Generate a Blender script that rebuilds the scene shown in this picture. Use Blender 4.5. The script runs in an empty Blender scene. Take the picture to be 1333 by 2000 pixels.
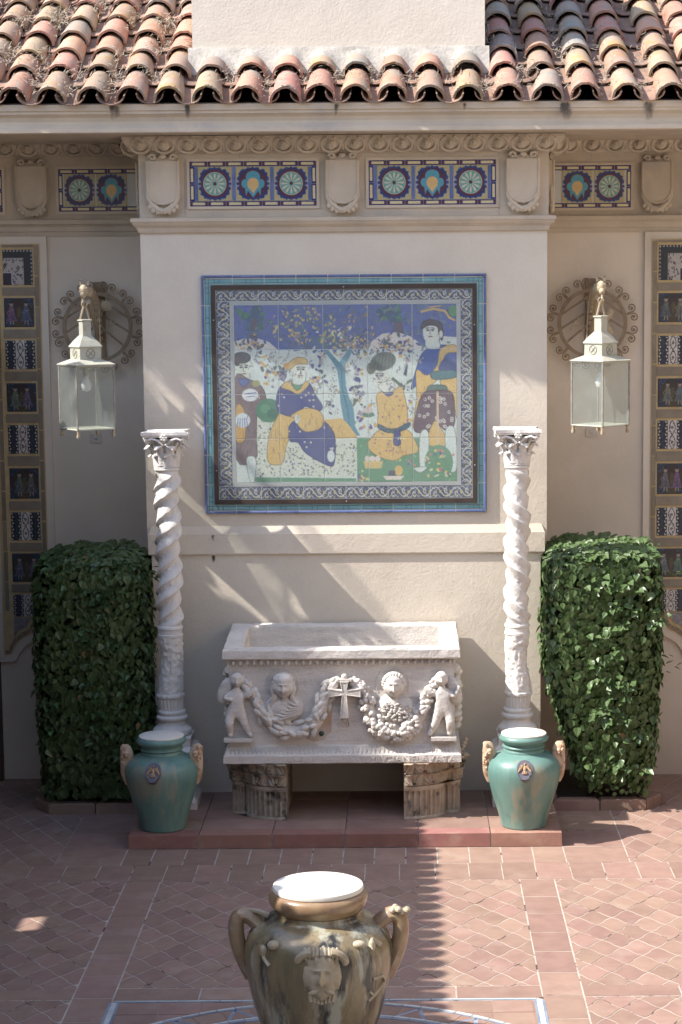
import bpy, math, random
import numpy as np
from mathutils import Vector, Matrix, noise
R = math.radians
random.seed(7)
rng = np.random.default_rng(7)
S = bpy.context.scene
COL = S.collection

# ---------------------------------------------------------------- camera, sky, sun, exposure
cam_d = bpy.data.cameras.new('camera')
cam = bpy.data.objects.new('camera', cam_d)
COL.objects.link(cam)
PITCH, ROLL = R(7.373), .00743
cp, sp, cr, sr = math.cos(PITCH), math.sin(PITCH), math.cos(ROLL), math.sin(ROLL)
Rv, Uv, Bv = Vector((1, 0, 0)), Vector((0, sp, cp)), Vector((0, -cp, sp))
right, up = cr * Rv - sr * Uv, sr * Rv + cr * Uv
cam.matrix_world = Matrix(((right.x, up.x, Bv.x, .475), (right.y, up.y, Bv.y, -16.449), (right.z, up.z, Bv.z, 4.227), (0, 0, 0, 1)))
cam_d.lens, cam_d.sensor_width, cam_d.sensor_fit = 72, 36, 'AUTO'
cam_d.shift_x, cam_d.shift_y = -.0622, .0358
cam_d.clip_start, cam_d.clip_end = .1, 500
S.camera = cam

SUN = Vector((1, .266, -1.08)).normalized()          # direction the light travels
W = bpy.data.worlds.new('World')
S.world = W
W.use_nodes = True
nt = W.node_tree
bg = nt.nodes['Background']
sky = nt.nodes.new('ShaderNodeTexSky')
sky.sky_type = 'NISHITA'
sky.sun_disc = False
sky.sun_elevation = math.asin(-SUN.z)
sky.sun_rotation = math.atan2(-SUN.x, -SUN.y) % (2 * math.pi)
nt.links.new(sky.outputs[0], bg.inputs[0])
bg.inputs[1].default_value = .165
sl = bpy.data.lights.new('sun', 'SUN')
sl.energy, sl.angle, sl.color = 3.6, R(.53), (1, .94, .86)
sun = bpy.data.objects.new('sun', sl)
COL.objects.link(sun)
sun.rotation_euler = SUN.to_track_quat('-Z', 'Y').to_euler()
sun.location = (-8, -2, 12)
S.view_settings.view_transform = 'Standard'
S.view_settings.look = 'None'
S.view_settings.use_curve_mapping = False
S.view_settings.gamma = 1
S.view_settings.exposure = 1.30
S.render.engine = 'CYCLES'
S.cycles.max_bounces = 10
S.cycles.diffuse_bounces = 5
S.cycles.transparent_max_bounces = 12

# ---------------------------------------------------------------- helpers
def lin(c):
    return tuple((v / 12.92 if v <= .04045 else ((v + .055) / 1.055) ** 2.4) for v in (x / 255 for x in c))

def thing(name, label, cat, loc, group=None):
    o = bpy.data.objects.new(name, None)
    COL.objects.link(o)
    o.location = loc
    o.empty_display_size = .1
    o['label'] = label
    o['category'] = cat
    if group: o['group'] = group
    return o

def wl(o):
    v = Vector((0, 0, 0))
    while o is not None:
        v += o.location
        o = o.parent
    return v

class MB:
    def __init__(s): s.V = []; s.F = []
    def add(s, vs, fs):
        n = len(s.V)
        s.V += [tuple(v) for v in vs]
        s.F += [tuple(i + n for i in f) for f in fs]
        return s
    def box(s, x0, x1, y0, y1, z0, z1):
        return s.add([(x, y, z) for z in (z0, z1) for y in (y0, y1) for x in (x0, x1)],
                     [(0, 2, 3, 1), (4, 5, 7, 6), (0, 1, 5, 4), (2, 6, 7, 3), (0, 4, 6, 2), (1, 3, 7, 5)])
    def prism(s, poly, a0, a1, axis='y'):
        n = len(poly)
        if axis == 'y': f = lambda p, a: (p[0], a, p[1])
        elif axis == 'z': f = lambda p, a: (p[0], p[1], a)
        else: f = lambda p, a: (a, p[0], p[1])
        s.add([f(p, a0) for p in poly] + [f(p, a1) for p in poly],
              [tuple(range(n)), tuple(range(2 * n - 1, n - 1, -1))] + [(i, i + n, (i + 1) % n + n, (i + 1) % n) for i in range(n)])
        return s
    def rings(s, rs, closed=True, cap0=False, cap1=False):
        m = len(rs[0]); fs = []
        for i in range(len(rs) - 1):
            for j in range(m if closed else m - 1):
                k = (j + 1) % m
                fs.append((i * m + j, i * m + k, (i + 1) * m + k, (i + 1) * m + j))
        if cap0: fs.append(tuple(range(m - 1, -1, -1)))
        if cap1: fs.append(tuple((len(rs) - 1) * m + j for j in range(m)))
        return s.add([p for r in rs for p in r], fs)
    def lathe(s, cx, cy, prof, seg=40, fn=None, cap=True):
        rs = []
        for r, z in prof:
            ring = []
            for j in range(seg):
                t = 2 * math.pi * j / seg
                rr = r + (fn(t, z) if fn else 0)
                ring.append((cx + rr * math.cos(t), cy + rr * math.sin(t), z))
            rs.append(ring)
        return s.rings(rs, True, cap, cap)
    def tube(s, path, r, seg=6, closed=False):
        P = [Vector(p) for p in path]; n = len(P); rs = []
        ref = Vector((.31, .77, .55)).normalized()
        for i in range(n):
            a = P[(i - 1) % n] if closed or i else P[i]
            b = P[(i + 1) % n] if closed or i < n - 1 else P[i]
            t = (b - a)
            t = t.normalized() if t.length > 1e-9 else Vector((0, 0, 1))
            u = t.cross(ref)
            if u.length < .05: u = t.cross(Vector((1, 0, 0)))
            u.normalize(); w = t.cross(u)
            rr = r(i / max(1, n - 1)) if callable(r) else r
            rs.append([tuple(P[i] + rr * (math.cos(q) * u + math.sin(q) * w)) for q in (2 * math.pi * j / seg for j in range(seg))])
        if closed: rs.append(rs[0])
        return s.rings(rs, True, not closed, not closed)
    def ell(s, c, r, seg=10, rg=6, rot=None, fn=None):
        vs = []
        for i in range(rg + 1):
            a = math.pi * i / rg
            for j in range(seg):
                b = 2 * math.pi * j / seg
                d = Vector((math.sin(a) * math.cos(b), math.sin(a) * math.sin(b), math.cos(a)))
                k = 1 + (fn(d) if fn else 0)
                v = Vector((d.x * r[0] * k, d.y * r[1] * k, d.z * r[2] * k))
                if rot: v = rot @ v
                vs.append(v + Vector(c))
        fs = []
        for i in range(rg):
            for j in range(seg):
                k = (j + 1) % seg
                fs.append((i * seg + j, (i + 1) * seg + j, (i + 1) * seg + k, i * seg + k))
        return s.add(vs, fs)
    def mesh(s, name, mat, smooth=False, org=(0, 0, 0)):
        me = bpy.data.meshes.new(name)
        o = Vector(org)
        me.from_pydata([tuple(Vector(v) - o) for v in s.V], [], s.F)
        me.materials.append(mat)
        if smooth:
            me.polygons.foreach_set('use_smooth', [True] * len(me.polygons))
            try: me.set_sharp_from_angle(angle=R(45))
            except Exception: pass
        me.update()
        return me
    def build(s, name, mat, parent=None, smooth=False, label=None, kind=None):
        me = s.mesh(name, mat, smooth, wl(parent) if parent else (0, 0, 0))
        o = bpy.data.objects.new(name, me)
        COL.objects.link(o)
        if parent: o.parent = parent
        if label: o['label'] = label
        if kind: o['kind'] = kind
        return o

def inst(me, name, parent, loc, rot=(0, 0, 0), sc=(1, 1, 1)):
    o = bpy.data.objects.new(name, me)
    COL.objects.link(o)
    o.parent = parent
    o.location = Vector(loc) - (wl(parent) if parent else Vector((0, 0, 0)))
    o.rotation_euler = rot
    o.scale = sc
    return o

def skin(name, V, E, RA, parent, mat, root=0, sub=2):
    me = bpy.data.meshes.new(name)
    b = wl(parent)
    me.from_pydata([tuple(Vector(v) - b) for v in V], E, [])
    o = bpy.data.objects.new(name, me)
    COL.objects.link(o); o.parent = parent
    o.modifiers.new('skin', 'SKIN')
    if not me.skin_vertices: me.skin_vertices.new()
    for i, d in enumerate(me.skin_vertices[0].data):
        r = RA[i]
        d.radius = (r, r) if not isinstance(r, tuple) else r
        d.use_root = (i == root)
    m = o.modifiers.new('sub', 'SUBSURF'); m.levels = sub; m.render_levels = sub
    for mm in o.modifiers:
        if mm.type == 'SKIN': mm.use_smooth_shade = True
    me.materials.append(mat)
    return o

# ---------------------------------------------------------------- materials
def mat(name, c1, c2=None, sc=5, rough=.75, bump=0, bsc=60, bdist=.004, rand=0, c3=None, sc3=3, t3=(.55, .7), stretch=None,
        coat=0, spec=.35, metal=0, sheen=0, hue=0, det=6, trans=0, c4=None, sc4=9, t4=(.58, .66), bvor=0, broad=None):
    m = bpy.data.materials.new(name); m.use_nodes = True
    N, L = m.node_tree.nodes, m.node_tree.links
    b = N['Principled BSDF']
    b.inputs['Roughness'].default_value = rough
    b.inputs['Specular IOR Level'].default_value = spec
    b.inputs['Metallic'].default_value = metal
    b.inputs['Coat Weight'].default_value = coat
    b.inputs['Coat Roughness'].default_value = .12
    tc = N.new('ShaderNodeTexCoord'); oi = N.new('ShaderNodeObjectInfo')
    ml = N.new('ShaderNodeVectorMath'); ml.operation = 'SCALE'; ml.inputs[0].default_value = (17, 9, 13)
    L.new(oi.outputs['Random'], ml.inputs['Scale'])
    ad = N.new('ShaderNodeVectorMath'); ad.operation = 'ADD'
    L.new(tc.outputs['Object'], ad.inputs[0]); L.new(ml.outputs[0], ad.inputs[1])
    src = ad.outputs[0]
    vec = src
    if stretch:
        mp = N.new('ShaderNodeMapping'); mp.inputs['Scale'].default_value = stretch
        L.new(src, mp.inputs[0]); vec = mp.outputs[0]
    def noi(scale, v, d=det):
        n = N.new('ShaderNodeTexNoise'); n.inputs['Scale'].default_value = scale; n.inputs['Detail'].default_value = d
        n.inputs['Roughness'].default_value = .62
        L.new(v, n.inputs['Vector']); return n.outputs['Fac']
    def ramp(f, a, bb):
        r = N.new('ShaderNodeMapRange'); r.inputs[1].default_value = a; r.inputs[2].default_value = bb
        L.new(f, r.inputs[0]); return r.outputs[0]
    def mix(f, A, B):
        x = N.new('ShaderNodeMix'); x.data_type = 'RGBA'
        if f is not None: L.new(f, x.inputs[0])
        for i, q in ((6, A), (7, B)):
            if isinstance(q, tuple): x.inputs[i].default_value = q + (1,) if len(q) == 3 else q
            else: L.new(q, x.inputs[i])
        return x.outputs[2]
    c = c1
    if c2: c = mix(ramp(noi(sc, vec), .36, .64), c1, c2)
    if c3: c = mix(ramp(noi(sc3, vec), *t3), c, c3)
    if c4: c = mix(ramp(noi(sc4, vec), *t4), c, c4)
    if rand or hue:
        h = N.new('ShaderNodeHueSaturation')
        if rand: L.new(ramp_r(N, L, oi.outputs['Random'], 1 - rand, 1 + rand), h.inputs['Value'])
        if hue:
            fr = N.new('ShaderNodeMath'); fr.operation = 'FRACT'
            mm = N.new('ShaderNodeMath'); mm.operation = 'MULTIPLY'; mm.inputs[1].default_value = 7.31
            L.new(oi.outputs['Random'], mm.inputs[0]); L.new(mm.outputs[0], fr.inputs[0])
            L.new(ramp_r(N, L, fr.outputs[0], .5 - hue, .5 + hue), h.inputs['Hue'])
        if isinstance(c, tuple): h.inputs['Color'].default_value = c + (1,)
        else: L.new(c, h.inputs['Color'])
        c = h.outputs[0]
    if isinstance(c, tuple): b.inputs['Base Color'].default_value = c + (1,)
    else: L.new(c, b.inputs['Base Color'])
    if bump:
        bp = N.new('ShaderNodeBump'); bp.inputs['Strength'].default_value = bump; bp.inputs['Distance'].default_value = bdist
        f = noi(bsc, src, 5)
        if bvor:
            vo = N.new('ShaderNodeTexVoronoi'); vo.inputs['Scale'].default_value = bvor
            L.new(src, vo.inputs['Vector'])
            am = N.new('ShaderNodeMath'); am.operation = 'ADD'; L.new(f, am.inputs[0]); L.new(vo.outputs['Distance'], am.inputs[1]); f = am.outputs[0]
        L.new(f, bp.inputs['Height'])
        if broad:
            b2 = N.new('ShaderNodeBump'); b2.inputs['Strength'].default_value = broad[0]; b2.inputs['Distance'].default_value = broad[2]
            L.new(noi(broad[1], src, 4), b2.inputs['Height']); L.new(b2.outputs[0], bp.inputs['Normal'])
        L.new(bp.outputs[0], b.inputs['Normal'])
    if trans:
        out = N['Material Output']; tr = N.new('ShaderNodeBsdfTranslucent'); ms = N.new('ShaderNodeMixShader'); ms.inputs[0].default_value = trans
        if isinstance(c, tuple): tr.inputs[0].default_value = c + (1,)
        else: L.new(c, tr.inputs[0])
        L.new(b.outputs[0], ms.inputs[1]); L.new(tr.outputs[0], ms.inputs[2]); L.new(ms.outputs[0], out.inputs[0])
    return m

def ramp_r(N, L, f, a, b):
    r = N.new('ShaderNodeMapRange'); r.inputs[3].default_value = a; r.inputs[4].default_value = b
    L.new(f, r.inputs[0]); return r.outputs[0]

def paint_mat(name, rough=.3, bump=.25, bsc=35, spec=.5):
    m = mat(name, (.5, .5, .5), rough=rough, bump=bump, bsc=bsc, bdist=.003, spec=spec)
    N, L = m.node_tree.nodes, m.node_tree.links
    a = N.new('ShaderNodeAttribute'); a.attribute_name = 'paint'
    L.new(a.outputs['Color'], N['Principled BSDF'].inputs['Base Color'])
    return m

def glass_mat(name, tint=(.86, .93, .92), haze=.08, hazec=(.75, .82, .8)):
    m = bpy.data.materials.new(name); m.use_nodes = True
    N, L = m.node_tree.nodes, m.node_tree.links
    N.remove(N['Principled BSDF'])
    t = N.new('ShaderNodeBsdfTransparent'); t.inputs[0].default_value = tint + (1,)
    d = N.new('ShaderNodeBsdfDiffuse'); d.inputs[0].default_value = hazec + (1,)
    g = N.new('ShaderNodeBsdfGlossy'); g.inputs['Roughness'].default_value = .16
    tc = N.new('ShaderNodeTexCoord'); nz = N.new('ShaderNodeTexNoise'); nz.inputs['Scale'].default_value = 7; L.new(tc.outputs['Object'], nz.inputs['Vector'])
    hz = ramp_r(N, L, nz.outputs['Fac'], haze * .3, haze * 1.7)
    m1 = N.new('ShaderNodeMixShader'); L.new(hz, m1.inputs[0]); L.new(t.outputs[0], m1.inputs[1]); L.new(d.outputs[0], m1.inputs[2])
    fr = N.new('ShaderNodeLayerWeight'); fr.inputs[0].default_value = .5
    pw = N.new('ShaderNodeMath'); pw.operation = 'POWER'; pw.inputs[1].default_value = 4; L.new(fr.outputs['Facing'], pw.inputs[0])
    fr = N.new('ShaderNodeMapRange'); fr.inputs[3].default_value = .02; fr.inputs[4].default_value = .35; L.new(pw.outputs[0], fr.inputs[0])
    m2 = N.new('ShaderNodeMixShader'); L.new(fr.outputs[0], m2.inputs[0]); L.new(m1.outputs[0], m2.inputs[1]); L.new(g.outputs[0], m2.inputs[2])
    L.new(m2.outputs[0], N['Material Output'].inputs[0])
    return m

M = {}
M['stucco'] = mat('cream_stucco', (.68, .61, .51), (.63, .56, .465), sc=2.2, rough=.9, bump=.45, bsc=48, bdist=.006, spec=.2, c3=(.58, .52, .45), sc3=.8, t3=(.56, .8), broad=(.2, 7, .02))
M['stucco_smooth'] = mat('smooth_stucco', (.68, .60, .50), (.63, .55, .45), sc=1.6, rough=.9, bump=.2, bsc=40, bdist=.004, spec=.2, c3=(.54, .48, .41), sc3=.9, t3=(.55, .8), broad=(.16, 5, .02))
M['stone'] = mat('cast_stone', (.54, .455, .355), (.46, .39, .305), sc=4, rough=.88, bump=.2, bsc=90, bdist=.003, spec=.2, c3=(.36, .31, .27), sc3=2.5, t3=(.55, .8), rand=.05)
M['stone_pale'] = mat('pale_cast_stone', (.60, .505, .395), (.52, .44, .345), sc=3, rough=.88, bump=.2, bsc=90, bdist=.003, spec=.2, c3=(.38, .34, .31), sc3=2, t3=(.55, .8), rand=.05)
M['flashing'] = mat('mortar_flashing', (.48, .44, .385), (.36, .33, .29), sc=9, rough=.95, bump=.6, bsc=40, bdist=.012, spec=.1)
M['white'] = mat('white_marble', (.72, .69, .65), (.64, .61, .575), sc=9, rough=.75, bump=.7, bsc=70, bdist=.006, spec=.25, c3=(.50, .47, .44), sc3=7, t3=(.58, .74))
M['white_carved'] = mat('carved_white_marble', (.74, .71, .67), (.66, .63, .59), sc=14, rough=.75, bump=.9, bsc=42, bdist=.012, spec=.25, bvor=34)
M['marble'] = mat('weathered_marble', (.71, .67, .62), (.62, .58, .535), sc=3, rough=.74, bump=.75, bsc=60, bdist=.007, spec=.25, c3=(.47, .445, .43), sc3=2.5, t3=(.52, .72), stretch=(1, 1, 6), c4=(.44, .39, .34), sc4=11, t4=(.60, .72), broad=(.5, 16, .012))
M['marble_rust'] = mat('rust_stained_marble', (.50, .36, .25), (.56, .50, .45), sc=5, rough=.75, bump=.3, bsc=60, spec=.3)
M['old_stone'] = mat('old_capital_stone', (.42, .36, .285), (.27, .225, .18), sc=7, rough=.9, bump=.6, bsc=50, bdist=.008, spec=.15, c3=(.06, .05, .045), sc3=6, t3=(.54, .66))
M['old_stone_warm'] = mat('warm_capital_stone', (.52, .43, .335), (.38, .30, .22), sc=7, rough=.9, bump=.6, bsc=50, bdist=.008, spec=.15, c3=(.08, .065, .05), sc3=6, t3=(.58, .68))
M['floor'] = mat('terracotta_paver', (.315, .208, .165), (.265, .172, .138), sc=6, rough=.8, bump=.25, bsc=45, bdist=.003, spec=.25, rand=.10, hue=.010, c3=(.34, .25, .205), sc3=4, t3=(.55, .75))
M['floor_red'] = mat('red_step_tile', (.35, .175, .145), (.29, .15, .125), sc=6, rough=.75, bump=.25, bsc=45, bdist=.003, spec=.25, rand=.18, hue=.012, c3=(.39, .25, .2), sc3=5, t3=(.52, .72))
M['grout'] = mat('pale_grout', (.54, .48, .42), (.36, .31, .27), sc=5, rough=.95, bump=.5, bsc=120, bdist=.003, spec=.1, c4=(.07, .06, .055), sc4=5, t4=(.57, .62))
M['tile_white'] = mat('white_edging_tile', (.55, .56, .54), (.42, .45, .46), sc=12, rough=.5, spec=.4, rand=.1)
M['tile_blue'] = mat('blue_edging_tile', (.17, .22, .32), (.28, .33, .38), sc=12, rough=.45, spec=.4, rand=.2)
RT = dict(sc=9, rough=.9, bump=.5, bsc=70, bdist=.004, spec=.1, rand=.12, hue=.014, sc3=6, sc4=55)
M['roof1'] = mat('pink_roof_tile', (.40, .205, .15), (.42, .25, .185), c3=(.31, .26, .21), t3=(.53, .64), c4=(.44, .40, .34), t4=(.60, .67), **RT)
M['roof2'] = mat('lichen_roof_tile', (.38, .235, .16), (.33, .265, .205), c3=(.38, .235, .11), t3=(.53, .64), c4=(.41, .375, .315), t4=(.58, .66), **RT)
M['roof3'] = mat('grey_roof_tile', (.31, .265, .22), (.36, .24, .18), c3=(.25, .24, .215), t3=(.49, .62), c4=(.40, .375, .33), t4=(.58, .66), **RT)
M['pan'] = mat('pan_roof_tile', (.31, .19, .14), (.22, .16, .125), sc=9, rough=.9, bump=.4, bsc=60, spec=.12, rand=.2)
M['debris'] = mat('dry_debris', (.42, .36, .28), (.26, .21, .16), sc=20, rough=.95, spec=.1)
M['under'] = mat('dark_roof_underside', (.035, .03, .028), rough=.95, spec=.05)
M['jar'] = mat('teal_glaze', (.115, .23, .205), (.16, .275, .24), sc=5, rough=.4, bump=.14, bsc=25, spec=.45, coat=.15, c3=(.27, .285, .215), sc3=6, t3=(.52, .62), stretch=(1, 1, .16), c4=(.085, .19, .175), sc4=9, t4=(.54, .72))
M['terracotta'] = mat('cream_terracotta', (.52, .36, .24), (.56, .45, .34), sc=14, rough=.8, bump=.6, bsc=70, bdist=.006, spec=.2, c3=(.34, .19, .11), sc3=12, t3=(.52, .68))
M['crest_blue'] = mat('slate_blue_glaze', (.10, .10, .13), (.15, .13, .15), sc=20, rough=.4, spec=.4)
M['crest_tan'] = mat('tan_relief', (.46, .33, .20), (.36, .24, .15), sc=30, rough=.7, bump=.3, spec=.2)
M['lid'] = mat('white_lid', (.76, .73, .66), (.70, .67, .60), sc=6, rough=.7, spec=.25, bump=.3, bsc=30, c3=(.58, .54, .47), sc3=9, t3=(.58, .75))
M['urn'] = mat('olive_brown_glaze', (.29, .22, .125), (.14, .12, .07), sc=8, rough=.34, bump=.25, bsc=30, bdist=.006, spec=.5, coat=.25, c3=(.38, .375, .30), sc3=7, t3=(.51, .60), stretch=(1, 1, .2), c4=(.035, .032, .028), sc4=5.5, t4=(.505, .585))
M['urn_rim'] = mat('ochre_rim_glaze', (.33, .23, .13), (.24, .14, .08), sc=8, rough=.35, bump=.2, bsc=30, spec=.5, coat=.3, c3=(.40, .34, .24), sc3=6, t3=(.5, .7))
M['urn_mask'] = mat('stone_coloured_mask', (.45, .39, .29), (.34, .28, .19), sc=16, rough=.6, bump=.3, bsc=50, spec=.4)
M['iron'] = mat('cream_painted_iron', (.46, .385, .27), (.38, .30, .20), sc=25, rough=.65, bump=.2, bsc=60, spec=.35)
M['iron_dark'] = mat('rust_brown_iron', (.30, .225, .15), (.22, .16, .11), sc=25, rough=.7, bump=.2, bsc=60, spec=.3)
M['lamp_metal'] = mat('aged_green_white_metal', (.47, .46, .38), (.40, .40, .33), sc=12, rough=.6, bump=.2, bsc=50, spec=.4, c3=(.28, .25, .18), sc3=9, t3=(.58, .7))
M['lamp_edge'] = mat('dark_edge_metal', (.22, .21, .18), (.34, .32, .26), sc=18, rough=.6, spec=.4)
M['glass'] = glass_mat('lantern_glass', (.95, .97, .96), .07, (.64, .67, .65))
M['glass_panel'] = glass_mat('mural_glass', (.98, .99, .99), .07)
M['bulb'] = mat('white_bulb', (.72, .72, .70), rough=.3, spec=.5)
M['frame_dark'] = mat('dark_brown_frame', (.075, .055, .045), (.055, .04, .035), sc=10, rough=.5, spec=.4)
M['screw'] = mat('steel_screw', (.55, .53, .5), rough=.4, metal=.6)
M['b_blue'] = mat('cobalt_border_glaze', (.085, .125, .29), (.14, .19, .37), sc=9, rough=.25, spec=.5, coat=.4, rand=.14)
M['b_teal'] = mat('teal_border_glaze', (.16, .34, .37), (.22, .40, .41), sc=12, rough=.25, spec=.5, coat=.4, rand=.14)
M['b_line'] = mat('dark_teal_line', (.05, .14, .17), rough=.4)
M['b_white'] = mat('white_joint', (.55, .55, .52), rough=.8)
M['gold'] = mat('gold_joint', (.56, .42, .22), (.46, .34, .18), sc=14, rough=.7, spec=.3)
M['rail'] = mat('grey_brown_rail_tile', (.25, .205, .15), (.20, .165, .125), sc=9, rough=.35, spec=.5, rand=.1)
M['paint'] = paint_mat('painted_glaze', .28)
M['paint_dark'] = paint_mat('painted_relief_glaze', .35, .5, 50)
M['leaf'] = mat('ivy_leaf', (.07, .135, .045), (.12, .19, .075), sc=14, rough=.38, spec=.5, rand=.35, hue=.015, trans=.22)
M['dry_leaf'] = mat('dry_leaf', (.30, .22, .11), (.22, .14, .07), sc=12, rough=.8)
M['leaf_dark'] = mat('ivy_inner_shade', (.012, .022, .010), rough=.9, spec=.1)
M['bark'] = mat('brown_bark', (.10, .07, .05), (.06, .045, .03), sc=20, rough=.95, bump=.6, bsc=40)
M['soil'] = mat('dark_soil', (.035, .027, .022), (.022, .017, .014), sc=20, rough=1, bump=.8, bsc=60, bdist=.01)
M['plastic'] = mat('ivory_cover_plate', (.55, .49, .42), rough=.5)
M['wood'] = mat('dark_door_wood', (.10, .06, .04), (.07, .045, .03), sc=6, rough=.6, stretch=(6, 6, .6))
M['palm'] = mat('palm_leaflet', (.07, .12, .03), (.09, .14, .04), sc=8, rough=.5, trans=.2)
M['wall_far'] = mat('courtyard_wall_stucco', (.58, .50, .41), (.52, .45, .37), sc=2, rough=.9, bump=.2, bsc=40)
M['black'] = mat('dark_hole', (.02, .02, .02), rough=.8)
def stain_mat(name, col, sc, lo, hi):
    m = mat(name, col, rough=.95, spec=.05)
    N, L = m.node_tree.nodes, m.node_tree.links
    tc = N.new('ShaderNodeTexCoord'); mp = N.new('ShaderNodeMapping'); mp.inputs['Scale'].default_value = (1, 1, .45)
    nz = N.new('ShaderNodeTexNoise'); nz.inputs['Scale'].default_value = sc; nz.inputs['Detail'].default_value = 6
    L.new(tc.outputs['Object'], mp.inputs[0]); L.new(mp.outputs[0], nz.inputs['Vector'])
    gr = N.new('ShaderNodeAttribute'); gr.attribute_name = 'fade'
    mu = N.new('ShaderNodeMath'); mu.operation = 'MULTIPLY'; L.new(nz.outputs['Fac'], mu.inputs[0]); L.new(gr.outputs['Fac'], mu.inputs[1])
    r = N.new('ShaderNodeMapRange'); r.inputs[1].default_value = lo; r.inputs[2].default_value = hi; L.new(mu.outputs[0], r.inputs[0])
    tr = N.new('ShaderNodeBsdfTransparent'); ms = N.new('ShaderNodeMixShader')
    L.new(r.outputs[0], ms.inputs[0]); L.new(tr.outputs[0], ms.inputs[1]); L.new(N['Principled BSDF'].outputs[0], ms.inputs[2])
    L.new(ms.outputs[0], N['Material Output'].inputs[0])
    return m
M['stain'] = stain_mat('dark_drip_stain', (.10, .09, .08), 16, .30, .62)
M['stain_soft'] = stain_mat('soft_dirt_stain', (.25, .21, .17), 9, .30, .9)
M['green_bead'] = mat('dark_green_plug', (.03, .07, .04), rough=.2, spec=.6)

# ---------------------------------------------------------------- painter for glazed tiles (flat print as vertex colour)
class Cv:
    def __init__(s, w, h, box, bgc, ss=3):
        s.w, s.h, s.ss = w, h, ss
        s.x0, s.y0, s.x1, s.y1 = box
        s.a = np.empty((h * ss, w * ss, 3), np.float32); s.a[:] = bgc
        s.kx = w * ss / (s.x1 - s.x0); s.ky = h * ss / (s.y1 - s.y0)
    def _win(s, xa, xb, ya, yb):
        H, Wd = s.a.shape[:2]
        i0, i1 = max(0, int(xa)), min(Wd, int(xb) + 2); j0, j1 = max(0, int(ya)), min(H, int(yb) + 2)
        if i1 <= i0 or j1 <= j0: return None
        gx, gy = np.meshgrid(np.arange(i0, i1) + .5, np.arange(j0, j1) + .5)
        return i0, i1, j0, j1, gx, gy
    def poly(s, pts, c):
        P = [((x - s.x0) * s.kx, (y - s.y0) * s.ky) for x, y in pts]
        xs = [p[0] for p in P]; ys = [p[1] for p in P]
        w = s._win(min(xs), max(xs), min(ys), max(ys))
        if not w: return s
        i0, i1, j0, j1, gx, gy = w
        ins = np.zeros(gx.shape, bool); n = len(P)
        for k in range(n):
            ax, ay = P[k]; bx, by = P[(k + 1) % n]
            if ay == by: continue
            cnd = (ay > gy) != (by > gy)
            ins ^= cnd & (gx < (bx - ax) * (gy - ay) / (by - ay) + ax)
        s.a[j0:j1, i0:i1][ins] = c
        return s
    def ell(s, cx, cy, rx, ry, c, ang=0):
        n = 28; ca, sa = math.cos(ang), math.sin(ang)
        return s.poly([(cx + rx * math.cos(t) * ca - ry * math.sin(t) * sa, cy + rx * math.cos(t) * sa + ry * math.sin(t) * ca) for t in (2 * math.pi * k / n for k in range(n))], c)
    def line(s, pts, w, c):
        for (ax, ay), (bx, by) in zip(pts[:-1], pts[1:]):
            d = math.hypot(bx - ax, by - ay)
            if d < 1e-9: continue
            nx, ny = -(by - ay) / d * w / 2, (bx - ax) / d * w / 2
            s.poly([(ax + nx, ay + ny), (bx + nx, by + ny), (bx - nx, by - ny), (ax - nx, ay - ny)], c)
            s.ell(bx, by, w / 2, w / 2, c)
        return s
    def pol(s, pts, c):
        n = len(pts); sm = []
        for i in range(n):
            p0, p1, p2, p3 = [Vector(pts[(i + q) % n]) for q in (-1, 0, 1, 2)]
            for u in (0, .25, .5, .75):
                v = .5 * (2 * p1 + (p2 - p0) * u + (2 * p0 - 5 * p1 + 4 * p2 - p3) * u * u + (3 * p1 - p0 - 3 * p2 + p3) * u ** 3)
                sm.append((v.x, v.y))
        pts = sm
        s.poly(pts, c)
        k = tuple(int(v * .55) for v in c)
        return s.line(list(pts) + [pts[0]], 2.4, k)
    def out(s, gain=1.):
        H, Wd = s.h, s.w
        a = s.a.reshape(H, s.ss, Wd, s.ss, 3).mean((1, 3)) / 255.
        a = a * (1 + .05 * rng.standard_normal((H, Wd, 1)))
        a = np.clip(a, 0, 1)
        return np.clip(np.where(a <= .04045, a / 12.92, ((a + .055) / 1.055) ** 2.4) * gain, 0, .85).astype(np.float32)

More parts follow.
